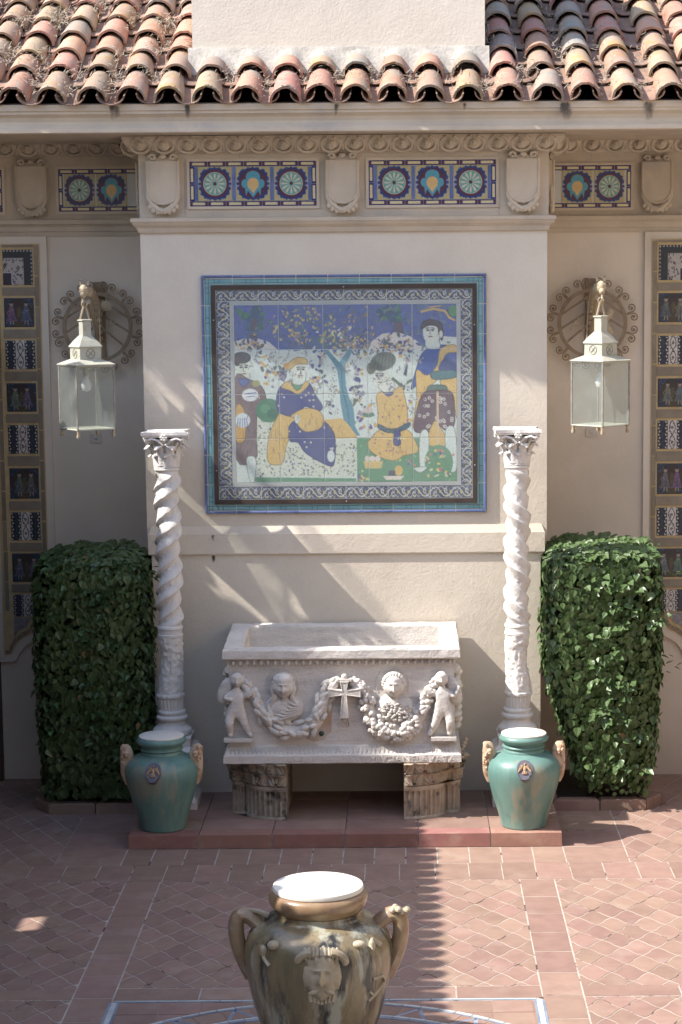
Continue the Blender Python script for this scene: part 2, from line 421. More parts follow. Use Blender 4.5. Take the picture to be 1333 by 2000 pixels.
def paint_mesh(name, img, w, h, m, depth=.010):
    """a glazed tile w x h metres, centred, facing -y, with its printed glaze as vertex colours and a skirt for thickness"""
    H, Wd = img.shape[:2]
    xs = np.linspace(-w / 2, w / 2, Wd); zs = np.linspace(h / 2, -h / 2, H)
    V = np.zeros((H * Wd, 3), np.float32)
    gx, gz = np.meshgrid(xs, zs)
    e = np.minimum(np.minimum(gx + w / 2, w / 2 - gx), np.minimum(gz + h / 2, h / 2 - gz))
    V[:, 0] = gx.ravel(); V[:, 2] = gz.ravel(); V[:, 1] = (.0015 * np.clip(1 - e / .004, 0, 1)).ravel()
    idx = np.arange(H * Wd).reshape(H, Wd)
    F = np.stack([idx[:-1, :-1], idx[1:, :-1], idx[1:, 1:], idx[:-1, 1:]], -1).reshape(-1, 4).tolist()
    bd = list(idx[0, :]) + list(idx[1:, -1]) + list(idx[-1, -2::-1]) + list(idx[-2:0:-1, 0])
    n0 = H * Wd
    ex = V[bd].copy(); ex[:, 1] = depth
    V = np.concatenate([V, ex]); nb = len(bd)
    F += [(int(bd[i]), int(bd[(i + 1) % nb]), n0 + (i + 1) % nb, n0 + i) for i in range(nb)]
    me = bpy.data.meshes.new(name)
    me.from_pydata(V.tolist(), [], F)
    ca = me.color_attributes.new('paint', 'FLOAT_COLOR', 'POINT')
    cc = np.ones((len(V), 4), np.float32); cc[:n0, :3] = img.reshape(-1, 3); cc[n0:, :3] = img.reshape(-1, 3)[bd]
    ca.data.foreach_set('color', cc.ravel())
    me.materials.append(m)
    me.update()
    return me

# ---------------------------------------------------------------- the courtyard floor
ground = MB().box(-60, 60, -60, 60, -.4, -.010).build('ground', M['grout']); ground['kind'] = 'structure'
pave = MB().box(-6.2, 6.4, -12, 1.2, -.30, -.0014).build('courtyard_pavement', M['grout']); pave['kind'] = 'structure'

def clip(poly, x0, x1, y0, y1):
    def cut(P, f, inter):
        o = []
        for i in range(len(P)):
            a, b = P[i - 1], P[i]
            fa, fb = f(a), f(b)
            if fa != fb: o.append(inter(a, b))
            if fb: o.append(b)
        return o
    for k, (ax, v, sg) in enumerate(((0, x0, 1), (0, x1, -1), (1, y0, 1), (1, y1, -1))):
        if not poly: return []
        def it(a, b, ax=ax, v=v):
            t = (v - a[ax]) / (b[ax] - a[ax])
            return (a[0] + t * (b[0] - a[0]), a[1] + t * (b[1] - a[1]))
        poly = cut(poly, (lambda p, ax=ax, v=v, sg=sg: sg * (p[ax] - v) >= 0), it)
    return poly

def area(P):
    return abs(sum(P[i - 1][0] * P[i][1] - P[i][0] * P[i - 1][1] for i in range(len(P)))) / 2

tile_cache = {}
def paver(poly, name='paving_tile', m='floor', z=0, key=None):
    cx = sum(p[0] for p in poly) / len(poly); cy = sum(p[1] for p in poly) / len(poly)
    if key is None or key not in tile_cache:
        me = MB().prism([(p[0] - cx, p[1] - cy) for p in poly][::-1], -.02, 0, 'z').mesh(name, M[m])
        if key: tile_cache[key] = me
    else: me = tile_cache[key]
    return inst(me, name, pave, (cx, cy, z + random.uniform(-.0005, .0012)), (random.uniform(-.002, .002), random.uniform(-.002, .002), 0))

def rect(x0, x1, y0, y1, g=.005): return [(x0 + g, y0 + g), (x1 - g, y0 + g), (x1 - g, y1 - g), (x0 + g, y1 - g)]

# square tiles in two rows before the step
xa = [-1.633, -1.423, -1.18, -.941, -.70, -.467, -.232, 0, .233, .466, .699, .939, 1.178, 1.414, 1.65]
for a, b in zip(xa[:-1], xa[1:]): paver(rect(a, b, -1.818, -1.386), 'square_tile')
xb = [-2.77, -2.52, -2.27, -2.02, -1.77, -1.523, -1.28, -1.056, -.81, -.565, -.32, -.08, .17, .42, .678, .923, 1.164, 1.409, 1.661, 1.905, 2.15, 2.39, 2.64, 2.89]
for a, b in zip(xb[:-1], xb[1:]): paver(rect(a, b, -2.238, -1.818, .004), 'square_tile')
# oblong tiles beside the step, running back to the planters
for s in (-1, 1):
    x0, x1 = (1.65, 2.115) if s > 0 else (-2.125, -1.633)
    ys = [-1.818, -1.386, -.93, -.5, -.07, .36, .87]
    for a, b in zip(ys[:-1], ys[1:]): paver(rect(x0, x1, a, b), 'oblong_tile')
# diagonal squares at both sides
for s in (-1, 1):
    X0, X1 = (2.115, 3.9) if s > 0 else (-3.9, -2.125)
    h = .232
    for i in range(-2, 20):
        for j in range(-12, 10):
            cx = X0 + i * h * .98 + (j % 2) * h * .49; cy = -.35 + j * h * .9
            P = [(cx, cy - h * .9 + .006), (cx + h * .49 - .006, cy), (cx, cy + h * .9 - .006), (cx - h * .49 + .006, cy)]
            Q = clip(P, X0 + .004, X1, -1.814, .87)
            if len(Q) > 2 and area(Q) > .002: paver(Q, 'diagonal_tile', key=('d' if len(Q) == 4 and abs(area(Q) - area(P)) < 1e-6 else None))
# two straight bands of square tiles running towards the viewer
for x0, x1 in ((-1.534, -1.288), (1.278, 1.526)):
    ys = [-2.24, -2.655, -3.05, -3.445, -3.835, -4.236, -4.64, -5.04, -5.44]
    for a, b in zip(ys[1:], ys[:-1]): paver(rect(x0, x1, a, b), 'band_tile')
# interlocking arabesque tiles
HX, HY = .227, .3165
def arab(cx, cy):
    a, b = HX / 2, HY / 2
    d = .025
    e = [(0, 0), (.06, d * .4), (.16, d), (.42, d), (.44, d * .9), (.455, -d * .1), (.545, d * .1), (.56, -d * .9), (.58, -d), (.84, -d), (.94, -d * .4)]
    P = []
    for sx, sy, rev in ((1, 1, 0), (1, -1, 1), (-1, -1, 0), (-1, 1, 1)):
        seg = []
        for t, q in e:
            x, y = t, 1 - t
            seg.append((sx * (x + q) * a, sy * (y + q) * b))
        if rev: seg = [(sx * 1 * a, 0)] + seg[:0:-1]
        P += seg
    k = .952
    return [(cx + x * k, cy + y * k) for x, y in P]
OX, OY = .937, -3.77
def lattice(x0, x1, y0, y1):
    for i in range(-40, 40):
        for j in range(-24, 24):
            cx = OX + i * HX / 2; cy = OY + j * HY / 2
            if (i + j) % 2 == 0: continue
            if cx < x0 - HX or cx > x1 + HX or cy < y0 - HY or cy > y1 + HY: continue
            P = arab(cx, cy)
            Q = clip(P, x0 + .005, x1 - .005, y0 + .004, y1 - .004)
            if len(Q) > 2 and area(Q) > .0012:
                paver(Q, 'arabesque_tile', key='arab' if abs(area(Q) - area(P)) < 1e-7 else None)
lattice(-1.288, 1.278, -4.47, -2.24)
lattice(1.526, 2.62, -4.49, -2.24)
lattice(-2.62, -1.534, -4.49, -2.24)
lattice(1.526, 2.45, -5.3, -4.67)
lattice(-2.45, -1.534, -5.3, -4.67)
for x0, x1, n in ((-1.288, 1.278, 5), (1.526, 2.7, 2), (-2.7, -1.534, 2)):
    w = (x1 - x0) / n
    for k in range(n): paver(rect(x0 + k * w, x0 + (k + 1) * w, -4.685 if abs(x0) < 1.3 and n == 5 else -4.665, -4.475), 'oblong_tile')
# mosaic field round the urn: fine white and blue edging and arcs, terracotta between
def bar(x0, y0, x1, y1, w, m, name, z=.002):
    d = Vector((x1 - x0, y1 - y0)); L = d.length; d /= L; n = Vector((-d.y, d.x)) * w / 2
    P = [(x0 - n.x, y0 - n.y), (x1 - n.x, y1 - n.y), (x1 + n.x, y1 + n.y), (x0 + n.x, y0 + n.y)]
    c = ((x0 + x1) / 2, (y0 + y1) / 2)
    return inst(MB().prism([(p[0] - c[0], p[1] - c[1]) for p in P], -.02, 0, 'z').mesh(name, M[m]), name, pave, (c[0], c[1], z))
n = 20
for k in range(n):
    a = -1.27 + 2.51 * k / n; b = -1.27 + 2.51 * (k + 1) / n
    bar(a + .002, -4.700, b - .002, -4.700, .016, 'tile_white', 'edging_tile')
    bar(a + .002, -4.7165, b - .002, -4.7165, .009, 'tile_blue', 'edging_tile')
for s, xx in ((-1, -1.27), (1, 1.255)):
    for k in range(4):
        y0 = -4.725 - k * .19
        bar(xx, y0 - .187, xx, y0, .034, 'tile_white', 'edging_tile')
        bar(xx + s * .025, y0 - .187, xx + s * .025, y0, .012, 'tile_blue', 'edging_tile')
        bar(xx - s * .025, y0 - .187, xx - s * .025, y0, .012, 'tile_blue', 'edging_tile')
MB().prism([(-1.24, -5.6), (1.225, -5.6), (1.225, -4.73), (-1.24, -4.73)], -.02, -.0010, 'z').build('mosaic_bed', M['floor'], pave)
CY = -6.33
def arc(r, w, m, name, z=.002):
    n = 26
    for k in range(n):
        a0 = R(38) + R(104) * k / n; a1 = R(38) + R(104) * (k + .94) / n
        P = [(math.cos(a) * q, CY + math.sin(a) * q) for a, q in ((a0, r - w / 2), (a1, r - w / 2), (a1, r + w / 2), (a0, r + w / 2))]
        Q = clip(P, -1.24, 1.22, -5.6, -4.724)
        if len(Q) > 2:
            c = Q[0]
            inst(MB().prism([(p[0] - c[0], p[1] - c[1]) for p in Q], -.02, 0, 'z').mesh(name, M[m]), name, pave, (c[0], c[1], z))
arc(1.60, .022, 'tile_white', 'mosaic_tile'); arc(1.575, .012, 'tile_blue', 'mosaic_tile')
arc(1.40, .020, 'tile_white', 'mosaic_tile'); arc(1.37, .03, 'tile_blue', 'mosaic_tile')
for k in range(14):
    a = R(46) + R(88) * k / 13
    b = a + R(3.4) * (1 if k % 2 else -1)
    bar(1.41 * math.cos(a), CY + 1.41 * math.sin(a), 1.565 * math.cos(b), CY + 1.565 * math.sin(b), .022, 'tile_blue', 'mosaic_tile', .001)
def sector(r0, r1, a0, a1):
    q = [(r0 * math.cos(a), CY + r0 * math.sin(a)) for a in np.linspace(a0, a1, 7)] + [(r1 * math.cos(a), CY + r1 * math.sin(a)) for a in np.linspace(a1, a0, 7)]
    return q
for k in range(13):
    a0 = R(46) + R(88) * k / 13; a1 = R(46) + R(88) * (k + 1) / 13
    for r0, r1 in ((1.42, 1.562), (.9, 1.345)):
        Q = clip(sector(r0, r1, a0 + .006, a1 - .006), -1.22, 1.2, -5.6, -4.728)
        if len(Q) > 2 and area(Q) > .001: paver(Q, 'mosaic_paver', z=.0004)
for i in range(10):
    x0 = -1.235 + i * .245
    for y1, y0 in ((-4.726, -4.93), (-4.93, -5.13), (-5.13, -5.33)):
        P = rect(x0, x0 + .245, y0, y1, .004)
        if all(math.hypot(p[0], p[1] - CY) > 1.615 for p in P): paver(P, 'mosaic_paver', z=.0004)
        elif any(math.hypot(p[0], p[1] - CY) > 1.615 for p in P):
            Q = [p for p in clip(P, -9, 9, -9, 9)]
            Q2 = []
            for i2 in range(len(Q)):
                A, B = Vector(Q[i2 - 1]), Vector(Q[i2])
                for t in np.linspace(.1, 1, 10):
                    q = A.lerp(B, t)
                    dd = Vector((q.x, q.y - CY)); l = dd.length
                    if l < 1.615: q = Vector((0, CY)) + dd * (1.615 / l)
                    Q2.append((q.x, q.y))
            if area(Q2) > .0025: paver(Q2, 'mosaic_paver', z=.0004)

# low tiled step under the trough
step = MB().box(-1.63, 1.647, -1.376, .8, -.2, .092).build('tiled_step', M['grout']); step['kind'] = 'structure'
xs = [-1.633, -1.097, -.543, .009, .561, 1.107, 1.65]
for i, (a, b) in enumerate(zip(xs[:-1], xs[1:])):
    o = MB().box(a + .005, b - .005, -1.386, -1.23, .004, .106).build('nosing_tile', M['floor_red'], step)
for a, b in zip(xs[:-1], xs[1:]):
    for y0, y1 in ((-1.224, -.93), (-.926, -.63), (-.626, -.33), (-.326, -.052)):
        MB().box(a + .003, b - .003, y0, y1, .05, .105 + random.uniform(-.001, .001)).build('platform_tile', M['floor'], step)

# ---------------------------------------------------------------- the building
bld = thing('courtyard_building', 'cream stucco courtyard building with red barrel tile roof and projecting middle bay', 'building', (0, 0, 0))
MB().box(-6.3, -1.5, .874, 1.3, 0, 5.5).build('wall', M['stucco_smooth'], bld)
MB().box(1.5, 6.3, .874, 1.3, 0, 5.5).build('wall', M['stucco_smooth'], bld)
MB().box(-1.602, 1.622, -.04, .9, 2.2, 5.5).build('upper_bay_wall', M['stucco'], bld)
MB().box(-1.568, 1.572, -.05, .9, 0, 2.10).build('lower_bay_wall', M['stucco'], bld)

def stack(mb, x0, x1, yf, yb, prof, notch=0):
    rs = []
    for o, z in prof:
        rs.append([(x0 - o, yb, z), (x0 - o, yf - o, z), (x1 + o, yf - o, z), (x1 + o, yb, z)])
    mb.rings(rs, False)
    mb.add(rs[0], [(3, 2, 1, 0)]); mb.add(rs[-1], [(0, 1, 2, 3)])
    return mb
stack(MB(), -1.591, 1.602, -.068, .9, [(-.02, 2.066), (0, 2.07), (.003, 2.078), (.003, 2.235), (-.001, 2.24), (-.022, 2.298), (-.06, 2.3)]).build('ledge', M['stucco'], bld)
# mouldings below the frieze
pm = [(-.02, 4.636), (.012, 4.64), (.02, 4.66), (.024, 4.675), (.05, 4.70), (.062, 4.72), (.068, 4.725), (.068, 4.752), (.02, 4.757), (-.02, 4.757)]
stack(MB(), -1.60, 1.62, -.05, .87, pm).build('moulding', M['stone_pale'], bld)
for s in (-1, 1):
    mb = MB()
    pr = [(0, 4.64), (-.012, 4.64), (-.014, 4.675), (-.025, 4.68), (-.027, 4.715), (-.045, 4.735), (-.06, 4.74), (-.06, 4.775), (0, 4.78)]
    x0, x1 = (1.60, 6.3) if s > 0 else (-6.3, -1.58)
    mb.rings([[(x, .874 + o, z) for o, z in pr] for x in (x0, x1)], False)
    mb.build('moulding', M['stone'], bld)
# frieze
MB().box(-1.592, 1.632, -.06, .88, 4.757, 5.40).build('frieze', M['stone_pale'], bld)
for s in (-1, 1):
    x0, x1 = (1.6, 6.3) if s > 0 else (-6.3, -1.58)
    MB().box(x0, x1, .862, .95, 4.775, 5.50).build('frieze', M['stone'], bld)
# egg mouldings under the eave
eo = [(-.01, 5.255), (.02, 5.258), (.022, 5.268), (.06, 5.285), (.10, 5.32), (.12, 5.36), (.122, 5.383), (.0, 5.386)]
stack(MB(), -1.592, 1.632, -.06, .88, eo).build('egg_moulding', M['stone'], bld)
me = MB()
me.ell((0, 0, -.004), (.048, .045, .050), 14, 8)
me.tube([(.076 * math.sin(t), -.014, .068 * math.cos(t)) for t in np.linspace(.35, 2 * math.pi - .35, 18)], .013, 6)
me.ell((.0, -.048, .020), (.017, .014, .020), 8, 5)
me.tube([(-.02, -.04, .04), (0, -.052, .046), (.02, -.046, .03), (.016, -.05, .008)], .007, 5)
me.tube([(.075, -.012, .05), (.094, -.018, -.0), (.094, -.006, -.05)], .009, 5)
egg = me.mesh('egg', M['stone'], True)
TI = R(35)
for k in range(18): inst(egg, 'egg', bld, (-1.575 + k * .1868, -.137, 5.322), (TI, 0, 0))
for s in (-1, 1):
    x0, x1 = (1.6, 6.3) if s > 0 else (-6.3, -1.58)
    pr = [(0, 5.30), (-.02, 5.303), (-.06, 5.33), (-.11, 5.38), (-.125, 5.41), (-.125, 5.44), (0, 5.445)]
    MB().rings([[(x, .865 + o, z) for o, z in pr] for x in (x0, x1)], False).build('egg_moulding', M['stone'], bld)
    for k in range(8):
        inst(egg, 'egg', bld, (s * 1.86 + s * k * .19, .785, 5.365), (TI, 0, 0))
    # eggs along the return of the bay
    for k in range(3): inst(egg, 'egg', bld, ((-1.67 if s < 0 else 1.71), .08 + k * .19, 5.322), (0, 0, 0))
# boxed eave with its mouldings
pr = [(-.40, 5.386), (-.475, 5.386), (-.487, 5.392), (-.487, 5.422), (-.47, 5.43), (-.452, 5.445), (-.447, 5.475), (-.458, 5.505), (-.478, 5.522), (-.492, 5.53), (-.492, 5.548), (-.505, 5.555), (-.508, 5.60), (-.40, 5.62)]
MB().rings([[(x, o, z) for o, z in pr] for x in (-6.3, 6.3)], False).build('cornice', M['stone_pale'], bld)
MB().box(-6.3, 6.3, -.44, 1.3, 5.388, 5.44).build('soffit', M['stone'], bld)

# shields
def shield(x, y, zc, parent, mt, side=0):
    mb = MB()
    w, h = .124, .46
    P = [(-w, .17), (-w, -.03)] + [(-w * math.cos(t), -.03 - .135 * math.sin(t) ** .9) for t in np.linspace(.12, math.pi / 2, 7)]
    P = P + [(-a, b) for a, b in P[-2::-1]]
    mb.prism(P[::-1], -.055, 0)
    Q = [(a * .86, (b - .02) * .88 + .02) for a, b in P]
    rim = [(a * .99, -.056, b) for a, b in P]
    mb.tube(rim, .010, 5)
    for s in (-1, 1):
        mb.tube([(s * (.08 + .028 * math.cos(t) * (1 - t / 9)), -.035, .198 + .028 * math.sin(t) * (1 - t / 9)) for t in np.linspace(0, 6.5, 16)], .013, 6)
        mb.tube([(s * .118, -.04, -.03), (s * .119, -.045, -.11), (s * .09, -.05, -.165), (s * .04, -.05, -.205), (0, -.05, -.222)], lambda u: .014 + .012 * u, 6)
        for q, zz in ((.105, -.185), (.078, -.21), (.045, -.222)):
            mb.ell((s * q, -.045, zz), (.022, .022, .024), 8, 5)
        mb.tube([(s * (.07 + .02 * math.cos(t)), -.05, -.18 + .02 * math.sin(t)) for t in np.linspace(0, 5.5, 12)], .008, 5)
    mb.ell((0, -.04, .205), (.03, .025, .02), 8, 5)
    mb.ell((0, -.05, -.225), (.02, .02, .018), 8, 5)
    mb.box(-.10, .10, -.03, 0, -.2, .2)
    me = mb.mesh('shield', M[mt], True)
    return inst(me, 'shield', parent, (x, y, zc), (0, 0, (0, R(-90), R(90))[side]))
for x in (-1.405, .006, 1.428): shield(x, -.06, 5.025, bld, 'stone_pale')
for x in (-2.607, 2.594, -3.75, 3.75): shield(x, .862, 5.045, bld, 'stone')
shield(-1.592, .31, 5.03, bld, 'stone', 1); shield(1.632, .31, 5.03, bld, 'stone_pale', 2)

# painted frieze tiles
CRM, NAV, PUR = (176, 164, 126), (46, 60, 108), (86, 50, 72)
def medallion(kind):
    c = Cv(76, 76, (-1, -1, 1, 1), CRM)
    def jag(r0, r1, n, colr, ph=0):
        P = []
        for k in range(n * 2):
            a = math.pi * k / n + ph
            q = r1 if k % 2 else r0
            sq = 1 / max(abs(math.cos(a)), abs(math.sin(a))) ** .30
            P.append((q * sq * math.cos(a), q * sq * math.sin(a)))
        c.poly(P, colr)
    jag(1.0, .86, 20, NAV); jag(.97, .88, 13, (58, 84, 150), .1); jag(.93, .86, 17, NAV, .2)
    c.line([(-1, -.12), (1, -.12)], .07, (150, 160, 190)); c.line([(-1, .12), (1, .12)], .07, (150, 160, 190))
    c.ell(0, 0, .83, .83, PUR)
    if kind == 0:
        c.ell(0, 0, .68, .68, (196, 190, 166)); c.ell(0, 0, .645, .645, (104, 158, 152))
        for k in range(12):
            a = 2 * math.pi * k / 12
            c.poly([(.08 * math.cos(a), .08 * math.sin(a)), (.52 * math.cos(a - .13), .52 * math.sin(a - .13)), (.62 * math.cos(a), .62 * math.sin(a)), (.52 * math.cos(a + .13), .52 * math.sin(a + .13))], (204, 192, 170))
        c.ell(0, 0, .10, .10, (80, 40, 50))
    else:
        T = (84, 150, 168)
        c.ell(0, -.38, .42, .36, T); c.ell(-.46, 0, .22, .26, T); c.ell(.46, 0, .22, .26, T)
        c.poly([(-.5, .0), (.5, 0), (.42, .72), (.30, .40), (0, .82), (-.30, .40), (-.42, .72)], T)
        c.ell(0, .02, .34, .36, (206, 172, 118)); c.poly([(-.3, .12), (.3, .12), (0, .60)], (206, 172, 118))
    return paint_mesh('medallion_tile', c.out(), .266, .266, M['paint'])
MED = [medallion(0), medallion(1)]
def border_piece(w, h, horiz):
    c = Cv(34 if horiz else 12, 12 if horiz else 34, (0, 0, 1, 1), (52, 48, 104), 2)
    if horiz:
        c.poly([(.16, .25), (.84, .25), (.84, .75), (.16, .75)], (206, 192, 150)); c.poly([(0, .2), (.13, .2), (.13, .8), (0, .8)], PUR); c.poly([(.87, .2), (1, .2), (1, .8), (.87, .8)], PUR)
    else:
        c.poly([(.25, .12), (.75, .12), (.75, .88), (.25, .88)], (206, 192, 150))
    return paint_mesh('border_tile', c.out(), w, h, M['paint'])
def frieze_panel(x0, x1, yw, centres, bars, kinds):
    z0, z1 = 4.843, 5.192
    mb = MB(); bw = .022
    for a in ((x0 - bw, x1 + bw, yw - .012, yw, z1, z1 + bw), (x0 - bw, x1 + bw, yw - .012, yw, z0 - bw, z0), (x0 - bw, x0, yw - .012, yw, z0, z1), (x1, x1 + bw, yw - .012, yw, z0, z1)): mb.box(*a)
    p = mb.build('frieze_panel', M['stone_pale'], bld)
    MB().box(x0, x1, yw - .006, yw, z0, z1).build('tile_joint', M['b_white'], p)
    n = max(2, round((x1 - x0) / .135)); w = (x1 - x0) / n
    bh = border_piece(w - .003, .038, True)
    for k in range(n):
        for z in (z1 - .02, z0 + .02): inst(bh, 'border_tile', p, (x0 + (k + .5) * w, yw - .012, z))
    bv = border_piece(.036, .131, False)
    for x in (x0 + .02, x1 - .02):
        for z in (4.95, 5.085): inst(bv, 'border_tile', p, (x, yw - .0125, z))
    for cx, kd in zip(centres, kinds): inst(MED[kd], 'medallion_tile', p, (cx, yw - .012, 5.018), (0, 0, 0), (1 if bars else .96, 1, 1))
    for bx in bars: MB().box(bx - .0125, bx + .0125, yw - .0135, yw, 4.888, 5.148).build('bar_tile', M['b_blue'], p)
frieze_panel(-1.199, -.199, -.06, (-1.000, -.699, -.398), (-1.147, -.85, -.549, -.251), (0, 1, 0))
frieze_panel(.212, 1.217, -.06, (.413, .714, 1.016), (.264, .563, .865, 1.165), (0, 1, 0))
frieze_panel(-2.388, -1.70, .862, (-2.212, -1.945), (), (0, 1))
frieze_panel(1.69, 2.384, .862, (1.935, 2.203), (), (1, 0))
frieze_panel(-3.54, -2.855, .862, (-3.35, -3.08), (), (0, 1))
frieze_panel(2.84, 3.54, .862, (3.07, 3.33), (), (0, 1))

# roof: barrel covers over pans, every tile its own piece
roof = MB().prism([(-.40, 5.585), (3.2, 5.585 + 3.6 * math.tan(R(27))), (3.2, 5.4), (-.40, 5.4)], -6.3, 6.3, 'x').build('roof', M['under'], bld)
AL = R(27); EX = .37
def cover_mesh(m, seed):
    rd = random.Random(seed); mb = MB(); L = .47; n = 12; rs = []; fat = rd.uniform(.95, 1.04); sk = rd.uniform(-.01, .01)
    for i in range(5):
        t = i / 4
        r = .122 - .026 * t
        ro = []; ri = []
        for j in range(n + 1):
            a = math.pi * j / n
            k = r * (1 + rd.uniform(-.012, .012)); dz = (rd.uniform(-.012, .012) if rd.random() < .5 else rd.uniform(-.003, .003)) if i == 0 else 0
            k *= fat; ro.append((k * math.cos(a) + sk * t, t * L + dz, k * math.sin(a) * 1.04)); ri.append(((k - .018) * math.cos(a), t * L + dz, (k - .018) * math.sin(a) * 1.04))
        rs.append(ro + ri[::-1])
    mb.rings(rs, True, True, True)
    return mb.mesh('roof_tile', M[m], True)
def pan_mesh():
    mb = MB(); L = .47; n = 8; rs = []
    for i in range(2):
        t = i; r = .105 + .012 * t
        ro = [(r * math.cos(a), t * L, -r * math.sin(a) * .75) for a in (math.pi * j / n for j in range(n + 1))]
        ri = [((r - .010) * math.cos(a), t * L, -(r - .010) * math.sin(a) * .75) for a in (math.pi * j / n for j in range(n + 1))]
        rs.append(ro + ri[::-1])
    mb.rings(rs, True, True, True)
    return mb.mesh('pan_tile', M['pan'], True)
covers = [cover_mesh(m, i) for i, m in enumerate(('roof1', 'roof2', 'roof3', 'roof1', 'roof2', 'roof1', 'roof3', 'roof2', 'roof1', 'roof2'))]
pan = pan_mesh()
cols = [-2.785, -2.492, -2.2, -1.888, -1.585, -1.293, -1.001, -.701, -.409, -.144, .132, .412, .697, .989, 1.289, 1.581, 1.884, 2.196, 2.527, 2.82]
cols = [-3.37, -3.08] + cols + [3.11, 3.4]
ca, sa = math.cos(AL), math.sin(AL)
def on_roof(x, s, h): return (x, -.55 + s * ca - h * sa, 5.622 + s * sa + h * ca)
for x in cols:
    rows = 2 if -1.18 < x < 1.14 else 8
    for i in range(rows):
        me = random.choice(covers)
        dx = random.uniform(-.008, .008) + (i * -.004 * x)
        if i == 0 and abs(x) > 3.3: pass
        inst(me, 'roof_tile', roof, on_roof(x + dx, i * EX + (.085 if i else 0) + (random.uniform(-.022, .03)), -.016 + .008 * random.random()), (AL - R(3.6) + random.uniform(-.012, .012), random.uniform(-.06, .06), random.uniform(-.03, .03)))
for a, b in zip(cols[:-1], cols[1:]):
    xm = (a + b) / 2
    rows = 2 if -1.0 < xm < 1.0 else 8
    for i in range(rows):
        inst(pan, 'pan_tile', roof, on_roof(xm, i * EX - .01 + random.uniform(-.02, .02), .050), (AL - R(3.2), random.uniform(-.05, .05), random.uniform(-.02, .02)), ((b - a) / .29, 1, 1))
# chimney block with its rounded mortar flashing over the tiles
MB().box(-1.172, 1.138, .10, 1.2, 5.9, 7.9).build('chimney', M['stucco'], bld)
mb = MB()
rs = []
for i in range(49):
    x = -1.205 + 2.376 * i / 48
    d = min(abs(x - c) for c in cols)
    k = max(0, 1 - d / .13)
    zz = 5.86 + .10 * k
    j = noise.noise((x * 5, 0, 0)) * .012
    rs.append([(x, .13, 6.09 + j * .4), (x, .085, 6.085 + j * .4), (x, .07 + j, 6.055), (x, .055 + j, zz + .11), (x, .02 + j * 1.5, zz + .05), (x, .0, zz), (x, .13, zz)])
mb.rings(rs, False, True, True)
mb.build('chimney_flashing', M['flashing'], bld, True)

# dry needles and dirt caught between the tiles
def needles():
    mb = MB(); rd = random.Random(3)
    gaps = [((a + b) / 2) for a, b in zip(cols[:-1], cols[1:])]
    for gx in gaps:
        cen = -1.0 < gx < 1.0
        dens = (60 if cen else 420) if gx < 1.2 else 160
        smax = .6 if cen else 2.6
        patches = [(rd.uniform(0, smax), rd.uniform(.1, .32)) for _ in range(2 if cen else 6)]
        for _ in range(dens):
            c, sdv = rd.choice(patches)
            s = c + rd.gauss(0, sdv * .5)
            if s < -.02 or s > smax: continue
            u = rd.gauss(0, .05)
            x0, y0, z0 = on_roof(gx + u, s, .035 + .5 * abs(u) + rd.uniform(-.02, .035))
            a = rd.uniform(0, 6.28); l = rd.uniform(.025, .075); el = rd.gauss(.25, .35)
            d = Vector((math.cos(a) * math.cos(el), math.sin(a) * math.cos(el) * ca, math.sin(el) + math.sin(a) * sa)) * l
            b = Vector((rd.uniform(-1, 1), rd.uniform(-1, 1), rd.uniform(-1, 1))) * .014
            w = Vector((-math.sin(a), math.cos(a), .6)) * .0022
            p0 = Vector((x0, y0, z0)); p1 = p0 + d * .5 + b; p2 = p0 + d
            mb.add([p0 - w, p0 + w, p1 + w, p1 - w, p2], [(0, 1, 2, 3), (3, 2, 4)])
    # crusts along the lips of the lowest tiles
    for x in cols:
        for _ in range(rd.randint(8, 34)):
            a = rd.gauss(.9, .5) if rd.random() < .6 else rd.uniform(0, math.pi)
            q = on_roof(x + .118 * math.cos(a), rd.uniform(-.012, .02), .118 * math.sin(a))
            r = rd.uniform(.002, .0065)
            mb.ell(q, (r * rd.uniform(.8, 2), r, r * .8), 5, 3)
    return mb
nd = needles().build('dry_needles', M['debris']); nd['kind'] = 'stuff'
nd['label'] = 'dry pine needles and grit caught between the roof tiles'

# drip stains and old dirt, thin and ragged
def stain(x, z0, z1, w, y, parent, m='stain', tilt=0):
    nx, nz = 10, 16
    V = []; A = []
    for i in range(nz + 1):
        for j in range(nx + 1):
            u, v = j / nx * 2 - 1, i / nz
            V.append((x + u * w, y, z1 + (z0 - z1) * v)); A.append(max(0, 1 - abs(u) ** 2.2) * max(0, 1 - v ** 2) * 1.15 * min(1, v * 8 + .35))
    F = [(i * (nx + 1) + j, (i + 1) * (nx + 1) + j, (i + 1) * (nx + 1) + j + 1, i * (nx + 1) + j + 1) for i in range(nz) for j in range(nx)]
    b = wl(parent)
    me = bpy.data.meshes.new('stain'); me.from_pydata([tuple(Vector(v) - b) for v in V], [], F)
    at = me.attributes.new('fade', 'FLOAT', 'POINT'); at.data.foreach_set('value', A)
    me.materials.append(M[m])
    o = bpy.data.objects.new('stain', me); COL.objects.link(o); o.parent = parent
for x, w, z0, z1 in ((-1.715, .06, 5.42, 5.60), (-1.16, .035, 5.43, 5.60), (1.735, .075, 5.40, 5.60), (2.37, .08, 5.40, 5.60), (.96, .02, 5.46, 5.60), (-.02, .03, 5.44, 5.60)):
    stain(x, z0, z1, w, -.5095, bld)
for x, w, z0, z1 in ((-1.07, .022, 2.14, 2.235), (-1.07, .022, 1.96, 2.065)): stain(x, z0, z1, w, -.0725 if z1 > 2.1 else -.0515, bld, 'stain')
